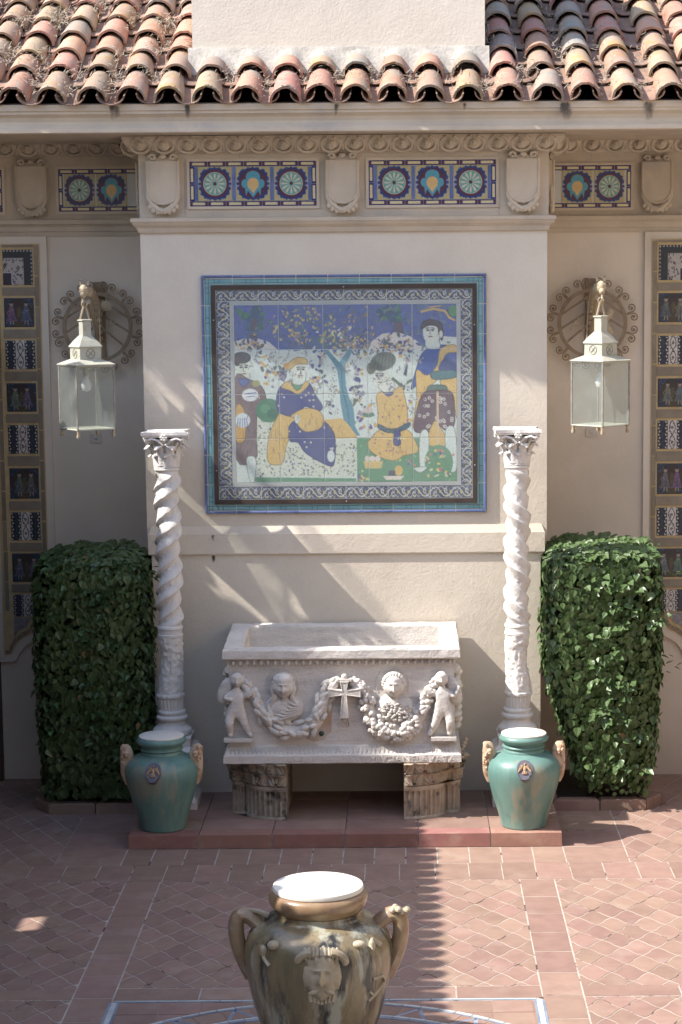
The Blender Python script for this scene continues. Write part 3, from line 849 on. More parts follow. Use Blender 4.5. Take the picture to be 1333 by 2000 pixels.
# masonry joints of the cast-stone frieze
for x in (-.80, .70, -.10, 1.24, -1.24): MB().box(x - .003, x + .003, -.0615, -.055, 5.205 if abs(x) < 1 else 4.765, 5.25).build('masonry_joint', M['flashing'], bld)
for x in (-2.2, 1.78, 2.05, -1.95): MB().box(x - .003, x + .003, .8606, .866, 5.235, 5.30).build('masonry_joint', M['flashing'], bld)
nd['category'] = 'plant litter'

# ---------------------------------------------------------------- tile mural in its glazed border
mur = thing('tile_mural', 'glazed tile mural of four robed figures in a garden, blue and teal border, behind glass', 'tile mural', (0, -.04, 2.4))
X0, X1, Z0, Z1 = -1.128, 1.140, 2.398, 4.304
YW = -.04
MB().box(X0 + .006, X1 - .006, YW - .019, YW, Z0 + .006, Z1 - .006).build('tile_joint', M['b_white'], mur)
def strip(o0, o1, y0, y1, m, name, nx, nz, g=.0034, rnd=False):
    """border ring between offsets o0 and o1 from the outer edge, mitred, cut in nx / nz tiles"""
    W0, H0 = X1 - X0, Z1 - Z0
    for side in range(4):
        n = nx if side in (0, 2) else nz
        L = W0 if side in (0, 2) else H0
        for k in range(n):
            a, b = L * k / n + g, L * (k + 1) / n - g
            q = [(max(a, o0 + g) if k == 0 else a, o0), (min(b, L - o0 - g) if k == n - 1 else b, o0), (min(b, L - o1 - g) if k == n - 1 else b, o1), (max(a, o1 + g) if k == 0 else a, o1)]
            P = []
            for u, v in q:
                P.append([(X0 + u, Z1 - v), (X1 - v, Z1 - u), (X1 - u, Z0 + v), (X0 + v, Z0 + u)][side])
            mb = MB()
            if rnd:
                A, B, Cc, D = P
                rs = []
                for t in np.linspace(0, math.pi, 6):
                    f = (1 - math.cos(t)) / 2; yy = y1 - .003 - (y1 - y0 - .003) * math.sin(t)
                    rs.append([(A[0] + (D[0] - A[0]) * f, yy, A[1] + (D[1] - A[1]) * f), (B[0] + (Cc[0] - B[0]) * f, yy, B[1] + (Cc[1] - B[1]) * f)])
                mb.rings(rs, False)
                mb.add([r[0] for r in rs], [tuple(range(5, -1, -1))]); mb.add([r[1] for r in rs], [tuple(range(6))])
            else: mb.prism(P, y0, y1)
            mb.build(name, M[m], mur, rnd)
strip(.0, .025, YW - .032, YW, 'b_blue', 'blue_border_tile', 9, 8, rnd=True)
strip(.032, .064, YW - .022, YW, 'b_teal', 'teal_border_tile', 9, 8)
strip(.069, .077, YW - .026, YW, 'b_teal', 'inner_bead_tile', 9, 8)
mb = MB()
for k in range(9):
    for z in (Z1 - .0475, Z0 + .0475):
        xc = X0 + (X1 - X0) * (k + .5) / 9
        for d in (-.02, .02): mb.box(xc + d - .0025, xc + d + .0025, YW - .0235, YW - .021, z - .016, z + .016)
        for d in (-.014, .014): mb.box(xc - .12, xc + .12, YW - .0235, YW - .021, z + d - .0015, z + d + .0015)
for k in range(8):
    for x in (X0 + .0475, X1 - .0475):
        zc = Z0 + (Z1 - Z0) * (k + .5) / 8
        for d in (-.02, .02): mb.box(x - .016, x + .016, YW - .0235, YW - .021, zc + d - .0025, zc + d + .0025)
        for d in (-.014, .014): mb.box(x + d - .0015, x + d + .0015, YW - .0235, YW - .021, zc - .11, zc + .11)
mb.build('drawn_lines', M['b_line'], mur)
fx0, fx1, fz0, fz1 = X0 + .08, X1 - .08, Z0 + .08, Z1 - .08
mb = MB()
for a in ((fx0, fx1, fz1 - .036, fz1), (fx0, fx1, fz0, fz0 + .036), (fx0, fx0 + .034, fz0 + .036, fz1 - .036), (fx1 - .034, fx1, fz0 + .036, fz1 - .036)):
    mb.box(a[0], a[1], YW - .034, YW - .004, a[2], a[3])
mb.build('frame', M['frame_dark'], mur)
for x, z in ((.005, fz1 - .018), (.01, fz0 + .018), (fx0 + .017, 3.95), (fx0 + .017, 2.75), (fx1 - .017, 3.9), (fx1 - .017, 2.78)):
    MB().ell((x, YW - .034, z), (.006, .004, .006), 8, 4).build('screw', M['screw'], mur)
MB().box(fx0 + .03, fx1 - .03, YW - .031, YW - .0275, fz0 + .03, fz1 - .03).build('glass_pane', M['glass_panel'], mur)

WH, BLU, TEA, YEL, BRN, NVY, GRN, DRK = (198, 206, 198), (84, 98, 150), (92, 138, 152), (202, 170, 104), (118, 98, 98), (66, 70, 124), (92, 138, 104), (70, 70, 74)
c = Cv(400, 320, (200, 190, 1160, 965), WH, 3)
rd = random.Random(5)
c.poly([(200, 190), (1160, 190), (1160, 385), (200, 385)], BLU)
for _ in range(90): c.ell(rd.uniform(200, 1160), rd.uniform(190, 385), rd.uniform(10, 40), rd.uniform(5, 14), tuple(int(v * rd.uniform(.9, 1.1)) for v in BLU), rd.uniform(0, 3))
for cx, cy, n in ((285, 240, 26), (880, 232, 26), (1130, 225, 8)):
    for _ in range(n): c.ell(cx + rd.gauss(0, 32), cy + rd.gauss(0, 22), rd.uniform(10, 24), rd.uniform(8, 16), rd.choice([(52, 98, 96), (66, 116, 92), (58, 84, 110)]), rd.uniform(0, 3))
c.poly([(278, 250), (300, 250), (305, 340), (268, 340)], (88, 80, 90)); c.poly([(880, 270), (925, 265), (930, 320), (890, 318)], (88, 78, 92))
c.poly([(200, 385), (200, 348), (240, 336), (300, 334), (350, 350), (390, 385)], (204, 200, 190))
c.poly([(760, 385), (800, 345), (840, 318), (905, 312), (960, 330), (1015, 370), (1030, 385)], (206, 200, 192))
c.poly([(1090, 330), (1160, 335), (1160, 385), (1080, 385)], (200, 204, 196))
def flower(x, y, k=1., cols=((196, 160, 92), (76, 74, 130), (84, 96, 92), (150, 130, 150))):
    for _ in range(6): c.ell(x + rd.gauss(0, 11 * k), y + rd.gauss(0, 11 * k), rd.uniform(3, 8) * k, rd.uniform(2.5, 4.5) * k, rd.choice(cols), rd.uniform(0, 3))
    c.line([(x, y), (x + rd.uniform(-18, 18) * k, y + 22 * k)], 1.6, (104, 112, 104))
for _ in range(170):
    c.ell(rd.uniform(200, 1160), rd.uniform(192, 384), rd.uniform(5, 16), rd.uniform(3, 6), rd.choice([(78, 106, 112), (104, 122, 132), (96, 104, 168), (72, 84, 132), (112, 120, 110)]), rd.uniform(0, 3))
for _ in range(30):
    x, y = rd.uniform(390, 780), rd.uniform(200, 380); c.line([(x, y), (x + rd.uniform(-40, 40), y + rd.uniform(15, 50))], 2.4, (112, 108, 104))
for _ in range(120):
    a = rd.uniform(0, 6.3); q = rd.uniform(0, 1) ** .5
    c.ell(500 + 150 * q * math.cos(a), 285 + 85 * q * math.sin(a), rd.uniform(5, 9), rd.uniform(3, 5), rd.choice([(192, 166, 98), (150, 150, 120), (206, 180, 120), (90, 112, 120)]), rd.uniform(0, 3))
for _ in range(60): c.ell(rd.gauss(740, 50), rd.gauss(300, 55), rd.uniform(4, 8), rd.uniform(3, 5), rd.choice([(150, 128, 104), (190, 160, 100), (110, 100, 120)]), rd.uniform(0, 3))
for _ in range(24): flower(rd.uniform(560, 960), rd.uniform(330, 420), .9)
for x, y in ((330, 450), (350, 500), (560, 470), (575, 510), (540, 540), (720, 480), (740, 530), (730, 600), (755, 570), (900, 360), (870, 380), (930, 400), (620, 610), (760, 640), (950, 630), (940, 690), (270, 360), (300, 350), (740, 680), (775, 735), (380, 470)):
    flower(x, y, 1.75)
for _ in range(110): c.ell(rd.gauss(655, 62), rd.gauss(350, 32), rd.uniform(6, 12), rd.uniform(4, 6), rd.choice([(92, 116, 108), (190, 168, 110), (92, 92, 140), (112, 132, 112), (206, 200, 180)]), rd.uniform(0, 3))
for _ in range(12): flower(rd.uniform(210, 1150), rd.uniform(330, 370), 1.4)
# carpets and grass
c.poly([(725, 772), (1160, 772), (1160, 965), (725, 965)], GRN)
c.poly([(280, 940), (720, 948), (720, 962), (280, 962)], GRN)
c.poly([(284, 668), (420, 690), (640, 780), (725, 775), (722, 940), (285, 938)], (198, 202, 186))
for _ in range(420):
    x, y = rd.uniform(288, 722), rd.uniform(690, 938)
    c.ell(x, y, rd.uniform(2.5, 6), rd.uniform(2, 4), rd.choice([(112, 124, 104), (84, 82, 128), (150, 140, 120), (128, 140, 112)]), rd.uniform(0, 3))
for _ in range(40): c.ell(rd.uniform(730, 1155), rd.uniform(780, 960), rd.uniform(4, 10), rd.uniform(3, 6), rd.choice([(92, 146, 108), (58, 112, 82), (120, 160, 120)]), rd.uniform(0, 3))
# tree
c.poly([(582, 386), (604, 386), (628, 412), (652, 440), (672, 412), (690, 386), (712, 386), (694, 425), (676, 460), (680, 540), (692, 590), (712, 640), (718, 720), (740, 762), (694, 756), (670, 700), (655, 610), (652, 540), (642, 470), (618, 430)], TEA)
c.line([(662, 470), (664, 560), (686, 640), (694, 720)], 4, (52, 104, 128))
c.poly([(580, 690), (662, 684), (690, 712), (730, 770), (600, 776)], YEL)
# servant at the left
c.pol([(200, 470), (262, 480), (258, 520), (205, 520)], WH)
c.ell(238, 466, 30, 44, (204, 208, 192)); c.ell(232, 418, 40, 26, DRK); c.ell(212, 430, 14, 24, (80, 68, 70))
c.pol([(200, 512), (262, 512), (318, 545), (334, 610), (298, 632), (290, 770), (286, 858), (200, 858)], BRN)
c.ell(292, 530, 18, 15, (150, 148, 92)); c.pol([(215, 512), (262, 514), (240, 545)], BLU)
c.ell(266, 580, 36, 28, (206, 208, 206)); c.line([(245, 575), (290, 570)], 4, BLU); c.line([(250, 588), (285, 584)], 3, BLU)
c.pol([(205, 625), (240, 650), (240, 770), (200, 775)], (190, 150, 84)); c.ell(232, 690, 32, 32, (200, 206, 204))
for k in range(5): c.line([(212 + k * 9, 680), (208 + k * 11, 718)], 3, BLU)
c.pol([(245, 858), (285, 858), (278, 955), (258, 955)], WH)
# seated figure
c.ell(345, 648, 56, 52, (74, 122, 96)); c.ell(330, 640, 22, 20, (96, 142, 112)); c.ell(362, 662, 24, 22, (58, 104, 84))
c.pol([(400, 655), (450, 665), (452, 730), (420, 800), (400, 880), (338, 872), (342, 770), (368, 700)], YEL)
c.pol([(378, 600), (396, 545), (440, 524), (520, 532), (550, 585), (578, 632), (560, 652), (505, 632), (480, 655), (450, 676), (388, 655)], NVY)
c.pol([(400, 545), (440, 518), (520, 525), (500, 560), (470, 578), (440, 562)], YEL); c.pol([(445, 528), (495, 528), (470, 562)], GRN)
c.pol([(432, 720), (470, 690), (570, 690), (622, 740), (632, 800), (626, 880), (600, 892), (505, 838), (470, 790), (435, 782)], NVY)
c.pol([(440, 672), (500, 640), (560, 650), (582, 690), (565, 728), (505, 742), (470, 712), (462, 684)], YEL)
c.ell(468, 686, 12, 20, WH); c.ell(612, 850, 16, 26, WH)
for _ in range(48):
    x, y = rd.uniform(385, 630), rd.uniform(560, 880)
    j = (int((y - 190) / 775 * c.h * 3), int((x - 200) / 960 * c.w * 3))
    if tuple(int(v) for v in c.a[j[0], j[1]]) == NVY: c.ell(x, y, 4.5, 4.5, (196, 190, 170))
c.ell(408, 490, 18, 30, (128, 126, 140))
for _ in range(22): c.ell(408 + rd.gauss(0, 10), 490 + rd.gauss(0, 16), 4, 3, (70, 68, 92), rd.uniform(0, 3))
c.pol([(460, 470), (505, 470), (500, 530), (450, 530)], WH); c.ell(482, 475, 27, 46, (208, 210, 196))
c.pol([(415, 470), (430, 445), (470, 418), (508, 425), (514, 446), (470, 448), (440, 470)], YEL); c.ell(424, 452, 14, 10, (190, 140, 70))
# kneeling figure
c.pol([(812, 590), (838, 566), (880, 570), (918, 545), (936, 600), (945, 660), (936, 735), (826, 738), (818, 660)], YEL)
c.pol([(790, 770), (830, 735), (938, 735), (975, 780), (990, 832), (930, 850), (880, 872), (800, 842), (770, 800)], YEL)
c.pol([(822, 712), (880, 735), (945, 708), (948, 728), (880, 752), (822, 732)], (64, 92, 108)); c.pol([(890, 745), (912, 740), (912, 800), (885, 800)], NVY)
for _ in range(34): c.ell(rd.uniform(800, 970), rd.uniform(590, 850), 3.6, 3.6, (128, 90, 128))
c.pol([(835, 560), (885, 575), (860, 590)], NVY); c.ell(832, 508, 36, 48, (208, 210, 196), -.3); c.pol([(820, 540), (880, 520), (890, 562), (845, 572)], (206, 208, 196))
c.ell(842, 438, 56, 40, (92, 100, 92), -.3); c.ell(790, 468, 20, 26, (100, 104, 90))
for k in range(6): c.line([(800 + k * 16, 470), (815 + k * 14, 408)], 3, (62, 70, 66))
c.line([(880, 510), (920, 545), (965, 520)], 12, (74, 96, 80)); c.line([(920, 540), (945, 455), (930, 560)], 8, (70, 70, 90)); c.ell(932, 520, 12, 22, WH)
c.ell(775, 668, 26, 14, (80, 120, 96)); c.ell(775, 650, 22, 14, (192, 176, 170))
# standing figure
c.pol([(985, 470), (1010, 405), (1060, 372), (1128, 372), (1160, 400), (1160, 500), (1110, 520), (1050, 515), (1000, 530), (962, 560)], (52, 78, 148))
c.pol([(985, 478), (1032, 500), (1075, 455), (1090, 385), (1150, 368), (1160, 400), (1110, 412), (1080, 512), (1030, 560), (1005, 640), (968, 730), (985, 600)], YEL)
c.pol([(1090, 520), (1160, 500), (1160, 690), (1140, 590), (1105, 560)], YEL)
c.ell(1122, 470, 40, 44, (44, 62, 128)); c.pol([(1055, 485), (1150, 480), (1155, 510), (1060, 518)], (72, 112, 116)); c.pol([(1040, 545), (1110, 545), (1110, 575), (1036, 580)], (88, 112, 104))
c.pol([(1008, 585), (1070, 566), (1138, 575), (1150, 660), (1146, 720), (1112, 742), (1080, 715), (1062, 700), (1040, 745), (1000, 752), (972, 725)], (96, 70, 82))
for _ in range(26):
    x, y = rd.uniform(985, 1140), rd.uniform(592, 730); c.ell(x, y, 7.5, 7.5, (198, 192, 186)); c.ell(x, y, 3.2, 3.2, (96, 70, 82))
c.pol([(1038, 750), (1062, 700), (1080, 716), (1120, 800), (1035, 806)], YEL); c.line([(1076, 570), (1076, 810)], 9, (196, 176, 140))
c.pol([(1000, 755), (1036, 752), (1030, 900), (998, 905)], WH); c.pol([(1108, 745), (1150, 735), (1158, 905), (1120, 905)], WH)
c.ell(1080, 880, 62, 76, GRN); c.pol([(970, 905), (1030, 900), (1000, 925)], WH)
for x, y in ((1045, 858), (1100, 850), (1070, 910), (1085, 845), (1060, 930), (1110, 925), (940, 880), (900, 770), (740, 935), (760, 950)):
    flower(x, y, 1.3, ((206, 180, 100), (92, 90, 150), (190, 190, 150), (196, 120, 110)))
c.pol([(1030, 342), (1078, 342), (1085, 382), (1030, 382)], WH); c.ell(1052, 312, 38, 54, (208, 210, 196)); c.pol([(1006, 300), (1015, 268), (1050, 258), (1090, 272), (1102, 310), (1096, 350), (1082, 320), (1076, 290), (1040, 284)], (74, 66, 74)); c.ell(1092, 322, 8, 16, (206, 206, 190))
for fx, fy in ((240, 465), (486, 476), (826, 506), (1046, 310)):
    c.line([(fx - 19, fy - 14), (fx - 4, fy - 16)], 4, DRK); c.line([(fx + 3, fy - 16), (fx + 18, fy - 14)], 4, DRK)
    c.ell(fx - 11, fy - 6, 7, 4, DRK); c.ell(fx + 10, fy - 6, 7, 4, DRK); c.line([(fx, fy - 12), (fx - 2, fy + 10), (fx + 3, fy + 12)], 3, (110, 102, 98)); c.line([(fx - 8, fy + 22), (fx + 8, fy + 22)], 4.5, (120, 80, 80))
for fx, fy, n, w_, h_ in ((400, 770, 16, 46, 80), (520, 690, 12, 60, 30), (1010, 620, 12, 26, 90), (1130, 600, 8, 18, 70), (885, 660, 10, 45, 70), (880, 800, 12, 80, 40), (1060, 450, 8, 60, 40), (640, 730, 6, 40, 26), (255, 700, 8, 28, 100), (245, 800, 6, 30, 40)):
    for _ in range(n):
        x, y = fx + rd.uniform(-w_, w_), fy + rd.uniform(-h_, h_)
        jx, jy = int((x - 200) / 960 * c.w * 3), int((y - 190) / 775 * c.h * 3)
        if 0 <= jx < c.w * 3 and 0 <= jy < c.h * 3:
            k = tuple(int(v * .68) for v in c.a[jy, jx]); dx = rd.uniform(-10, 10); c.line([(x, y), (x + dx * .6, y + 12), (x + dx, y + 26)], 2, k)
for _ in range(150):
    x, y = rd.uniform(205, 1150), rd.uniform(395, 660)
    jx, jy = int((x - 200) / 960 * c.w * 3), int((y - 190) / 775 * c.h * 3)
    if c.a[jy, jx].min() > 195: flower(x, y, .8, ((150, 150, 140), (120, 124, 140), (170, 160, 130), (140, 130, 150)))
# cloud scroll, bowls
c.line([(1005, 225), (1060, 212), (1110, 222), (1128, 250), (1150, 262)], 9, (198, 160, 92)); c.line([(1040, 205), (1090, 200)], 5, (198, 160, 92)); c.ell(1146, 222, 20, 24, (84, 134, 92))
c.poly([(752, 872), (838, 872), (830, 905), (760, 905)], (196, 172, 110)); [c.ell(x, 862, 12, 13, (208, 196, 184)) for x in (770, 792, 815)]
c.poly([(836, 938), (930, 938), (915, 955), (850, 955)], (206, 196, 182)); c.ell(905, 915, 18, 22, YEL); c.poly([(862, 915), (890, 915), (892, 938), (860, 938)], (84, 84, 100))
for _ in range(2600):
    jx, jy = rd.randrange(c.w * 3 - 8), rd.randrange(c.h * 3 - 8)
    c.a[jy:jy + rd.randint(2, 7), jx:jx + rd.randint(2, 7)] *= rd.uniform(.86, 1.1)
img = c.out(1.18)
IX0, IX1, IZ0, IZ1 = -.872, .902, 2.648, 4.068
tw, th = (IX1 - IX0) / 5, (IZ1 - IZ0) / 4
for i in range(5):
    for j in range(4):
        me = paint_mesh('mural_tile', img[j * 80:(j + 1) * 80, i * 80:(i + 1) * 80], tw - .004, th - .004, M['paint'])
        inst(me, 'mural_tile', mur, (IX0 + (i + .5) * tw, YW - .021 - random.uniform(0, .0012), IZ1 - (j + .5) * th), (random.uniform(-.004, .004), 0, random.uniform(-.004, .004)))
mb = MB()
for a in ((IX0 - .03, IX1 + .03, IZ1 + .002, IZ1 + .028), (IX0 - .03, IX1 + .03, IZ0 - .028, IZ0 - .002), (IX0 - .03, IX0 - .002, IZ0 - .002, IZ1 + .002), (IX1 + .002, IX1 + .03, IZ0 - .002, IZ1 + .002)):
    mb.box(a[0], a[1], YW - .022, YW - .015, a[2], a[3])
mb.build('white_fillet', mat('white_fillet_glaze', (.50, .50, .47), (.44, .44, .42), rough=.3), mur)
# scrolling border tiles inside the frame
def scroll_tile(w, h, px, py, rot, seed):
    q = random.Random(seed)
    cc = Cv(px, py, (0, 0, 4, 1), (58, 62, 88), 3) if not rot else Cv(px, py, (0, 0, 1, 4), (58, 62, 88), 3)
    T = (lambda x, y: (y, x)) if rot else (lambda x, y: (x, y))
    for k in range(4):
        a0 = k + .5; s = 1 if k % 2 else -1
        for wd, colr in ((.15, (40, 42, 58)), (.085, (196, 194, 184))):
            cc.line([T(k + t, .5 + s * .36 * math.sin(math.pi * t)) for t in np.linspace(0, 1, 10)], wd, colr)
            cc.line([T(a0 + .26 * math.cos(t) * (1 - t / 9), .5 - s * .1 + .26 * math.sin(t) * (1 - t / 9)) for t in np.linspace(q.uniform(0, 2), 7, 16)], wd * .8, colr)
        for z9 in range(9): cc.ell(*T(k + q.random(), q.random()), .05, .03, q.choice([(190, 186, 176), (150, 146, 120), (84, 92, 140), (170, 160, 120)]), q.uniform(0, 3))
        cc.line([T(k + t, .5 - s * .40 * math.cos(math.pi * t)) for t in np.linspace(0, 1, 10)], .05, (180, 178, 168))
        cc.ell(*T(k + .95, .5), .12, .12, (186, 168, 110)); cc.ell(*T(a0, .82), .16, .08, (168, 158, 112)); cc.ell(*T(a0, .2), .12, .07, (70, 86, 150))
        cc.line([T(k + .1, .1), T(k + .35, .3), T(k + .6, .12)], .05, (188, 186, 178)); cc.line([T(k + .5, .9), T(k + .7, .7), T(k + .95, .92)], .05, (188, 186, 178))
    return paint_mesh('scroll_border_tile', cc.out(1.25), w, h, M['paint_dark'])
bx0, bx1, bz0, bz1 = fx0 + .036, fx1 - .036, fz0 + .038, fz1 - .038
hT = bz1 - (IZ1 + .03); hB = (IZ0 - .03) - bz0; wl_ = (IX0 - .03) - bx0; wr_ = bx1 - (IX1 + .03)
n = 6; w = (bx1 - bx0) / n
mt, mbm = scroll_tile(w - .003, hT, 96, 26, False, 1), scroll_tile(w - .003, hB, 96, 26, False, 2)
for k in range(n):
    inst(mt, 'scroll_border_tile', mur, (bx0 + (k + .5) * w, YW - .02, bz1 - hT / 2)); inst(mbm, 'scroll_border_tile', mur, (bx0 + (k + .5) * w, YW - .02, bz0 + hB / 2))
n = 5; h = (IZ1 - IZ0 + .06) / n
ml, mr = scroll_tile(wl_, h - .003, 26, 84, True, 3), scroll_tile(wr_, h - .003, 26, 84, True, 4)
for k in range(n):
    z = IZ0 - .03 + (k + .5) * h
    inst(ml, 'scroll_border_tile', mur, (bx0 + wl_ / 2, YW - .02, z)); inst(mr, 'scroll_border_tile', mur, (bx1 - wr_ / 2, YW - .02, z))

# ---------------------------------------------------------------- tall dark tile panels at both edges
def dark_tile(kind, seed):
    q = random.Random(seed)
    if kind == 0:
        cc = Cv(64, 64, (0, 0, 1, 1), (44, 46, 56), 3)
        for x in (.06, .30, .70, .94):
            for k in range(9): cc.ell(x + (.015 if k % 2 else -.015), (k + .5) / 9, .022, .038, (200, 196, 190), .5 if k % 2 else -.5)
        for x in (.18, .82):
            for k in range(14): cc.ell(x + q.gauss(0, .03), (k + .5) / 14, .05, .022, q.choice([(60, 72, 72), (54, 58, 88)]), q.uniform(0, 3))
        cc.poly([(.35, 0), (.65, 0), (.65, 1), (.35, 1)], (196, 190, 182))
        for ph in (0, math.pi): cc.line([(.5 + .10 * math.sin(2 * math.pi * t + ph), t) for t in np.linspace(0, 1, 24)], .022, (40, 36, 44))
        for k in range(26):
            y = q.random(); x = .5 + q.uniform(-.12, .12)
            cc.ell(x, y, .022, .014, q.choice([(48, 44, 54), (76, 66, 82), (60, 60, 96)]), q.uniform(0, 3))
        for y in (.25, .75): cc.ell(.5, y, .045, .045, (74, 58, 72)); cc.ell(.5, y, .018, .018, (170, 150, 140))
    elif kind == 1:
        cc = Cv(64, 64, (0, 0, 1, 1), (46, 54, 70), 3)
        for k in range(120): cc.ell(q.random(), q.random(), .03, .015, q.choice([(74, 94, 122), (44, 54, 72), (90, 104, 110), (58, 70, 74)]), q.uniform(0, 3))
        cc.ell(.5, .5, .46, .40, (62, 54, 52)); cc.ell(.5, .15, .2, .16, (56, 50, 50)); cc.ell(.5, .86, .2, .14, (72, 64, 52))
        for x, cl in ((.29 + q.uniform(-.04, .05), (100 + q.randint(-18, 14), 100 + q.randint(-14, 14), 106 + q.randint(-20, 10))), (.71 + q.uniform(-.05, .04), (94 + q.randint(-20, 24), 104 + q.randint(-16, 10), 122 + q.randint(-36, 8)))):
            cc.ell(x, .22, .06, .085, (150, 134, 122)); cc.ell(x, .15, .065, .05, (48, 44, 46)); cc.poly([(x - .07, .31), (x + .07, .31), (x + .09, .50), (x + .19, .80), (x - .19, .80), (x - .08, .50)], cl)
            for k in range(7): cc.line([(x - .12 + .04 * k, .56), (x - .15 + .05 * k, .79)], .014, (64, 64, 78)); cc.ell(x + q.uniform(-.1, .1), q.uniform(.36, .75), .015, .015, (150, 146, 140))
            cc.line([(x - .05, .4), (x - .15, .5), (x - .1, .6)], .035, cl); cc.line([(x, .45), (x + .02, .75)], .02, (70, 70, 84)); cc.line([(x - .03, .78), (x - .05, .9)], .03, (150, 140, 128)); cc.line([(x + .04, .78), (x + .06, .9)], .03, (150, 140, 128))
        cc.ell(.5, .5, .07, .2, (84, 76, 56))
    else:
        cc = Cv(64, 64, (0, 0, 1, 1), (46, 50, 54), 3)
        for k in range(9):
            for p in ((.04, (k + .5) / 9), ((k + .5) / 9, .04)): cc.ell(p[0], p[1], .035, .02, (176, 172, 168), q.uniform(0, 3))
        cc.poly([(.30, .24), (1, .24), (1, 1), (.30, 1)], (168, 162, 156))
        for k in range(60): cc.ell(q.uniform(.32, 1), q.uniform(.27, 1), .04, .018, q.choice([(48, 44, 52), (70, 64, 84), (90, 84, 88)]), q.uniform(0, 3))
        cc.poly([(.72, .66), (1, .66), (1, 1), (.72, 1)], (50, 44, 60)); cc.line([(.70, 1), (.70, .64), (1, .64)], .03, (176, 170, 166))
    return cc.out()
def tall_panel(s, name_lab):
    t = thing('wall_tile_panel', name_lab, 'tile panel', (s * 2.75, .874, 0), 'tall panels of dark patterned tiles')
    xi, xo = s * 2.603, s * 2.893            # tile field from inner edge outwards
    def X(a, b): return (min(a, b), max(a, b))
    # stone surround
    def bez(n=9): return [(2.575 + .10 * u, 1.44 - .20 * u * u + .03 * math.sin(math.pi * u)) for u in np.linspace(0, 1, n)]
    def apron(d):                       # wavy bottom of the panel, distance d below the tile field
        P = [(2.60, 1.44), (2.64, 1.425), (2.68, 1.395), (2.71, 1.35), (2.73, 1.31), (2.755, 1.295), (2.80, 1.275), (2.85, 1.235), (2.885, 1.185), (2.905, 1.13), (2.95, 1.12)]
        return [(x - d * .55, z - d) for x, z in P]
    low = apron(.085)
    P = [(2.50, 4.64), (2.50, 1.33)] + low + [(3.02, low[-1][1]), (3.02, 4.64)]
    Pm = [(s * x, z) for x, z in P]
    MB().prism(Pm if s > 0 else Pm[::-1], .842, .874).build('stone_surround', M['stucco_smooth'], t)
    MB().prism([(s * x, z) for x, z in ([(2.56, 4.58), (2.56, 1.46)] + apron(.02) + [(2.96, apron(.02)[-1][1]), (2.96, 4.58)])][::(1 if s > 0 else -1)], .834, .850).build('gold_ground', M['gold'], t)
    rows = [4.49, 4.135, 3.78, 3.423, 3.069, 2.705, 2.329, 1.978]
    zt = [(4.535, 4.237), (4.135, 3.887), (3.78, 3.535), (3.423, 3.177), (3.069, 2.822), (2.705, 2.439), (2.329, 2.084), (1.978, 1.728), (1.625, 1.43)]
    kinds = [2, 1, 0, 1, 0, 1, 0, 1, 0]
    for i, ((a, b), k) in enumerate(zip(zt, kinds)):
        im = dark_tile(k, 10 * i + (3 if s > 0 else 4))
        if k == 2 and s < 0: im = im[:, ::-1]
        me = paint_mesh('panel_tile', im, .248, a - b - .006, M['paint_dark'])
        inst(me, 'panel_tile', t, (s * 2.742, .828, (a + b) / 2))
        if i:
            za = zt[i - 1][1]
            MB().box(*X(s * 2.607, s * 2.877), .826, .84, a + .017, za - .017).build('rail_tile', M['rail'], t)
    MB().box(*X(s * 2.612, s * 2.872), .826, .84, 4.552, 4.572).build('rail_tile', M['rail'], t)
    z = 4.57
    while z > 1.5:
        for xx in (2.586, 2.92):
            MB().box(s * xx - .0165, s * xx + .0165, .826, .84, z - .25, z - .004).build('edge_tile', M['rail'], t)
        z -= .258
    # the curved edge tiles along the wavy bottom and the dark last tile above them
    A = apron(-.012)
    mb = MB().prism([(s * x, z) for x, z in ([(2.63, 1.422)] + [(min(x + .03, 2.862), min(1.418 - .002 * i9, max(z + .02, 1.16))) for i9, (x, z) in enumerate(A[1:7])] + [(2.868, 1.24), (2.868, 1.422)])][::(1 if s > 0 else -1)], .828, .842)
    mb.build('corner_tile', mat('dark_corner_glaze', (.16, .16, .17), (.30, .28, .27), sc=30, rough=.35), t)
    B0, B1 = apron(-.016), apron(.008)
    for k in range(0, len(B0) - 1):
        q = [B0[k], B0[k + 1], B1[k + 1], B1[k]]
        m_ = [((q[0][0] * .95 + q[1][0] * .05), (q[0][1] * .95 + q[1][1] * .05)), ((q[0][0] * .1 + q[1][0] * .9), (q[0][1] * .1 + q[1][1] * .9)), ((q[3][0] * .1 + q[2][0] * .9), (q[3][1] * .1 + q[2][1] * .9)), ((q[3][0] * .95 + q[2][0] * .05), (q[3][1] * .95 + q[2][1] * .05))]
        MB().prism([(s * x, z) for x, z in m_][::(1 if s > 0 else -1)], .822, .84).build('edge_tile', M['rail'], t)
    return t
tall_panel(-1, 'tall panel of dark patterned tiles in gold joints at the left edge behind the shaded hedge')
tall_panel(1, 'tall panel of dark patterned tiles in gold joints at the right edge above the sunlit hedge')
MB().box(-3.7, -3.0, .80, .88, 0, 4.6).build('wooden_door', M['wood']); d = bpy.data.objects['wooden_door']
d['label'] = 'dark wooden door leaf at the far left edge beside the tall tile panel'; d['category'] = 'door'

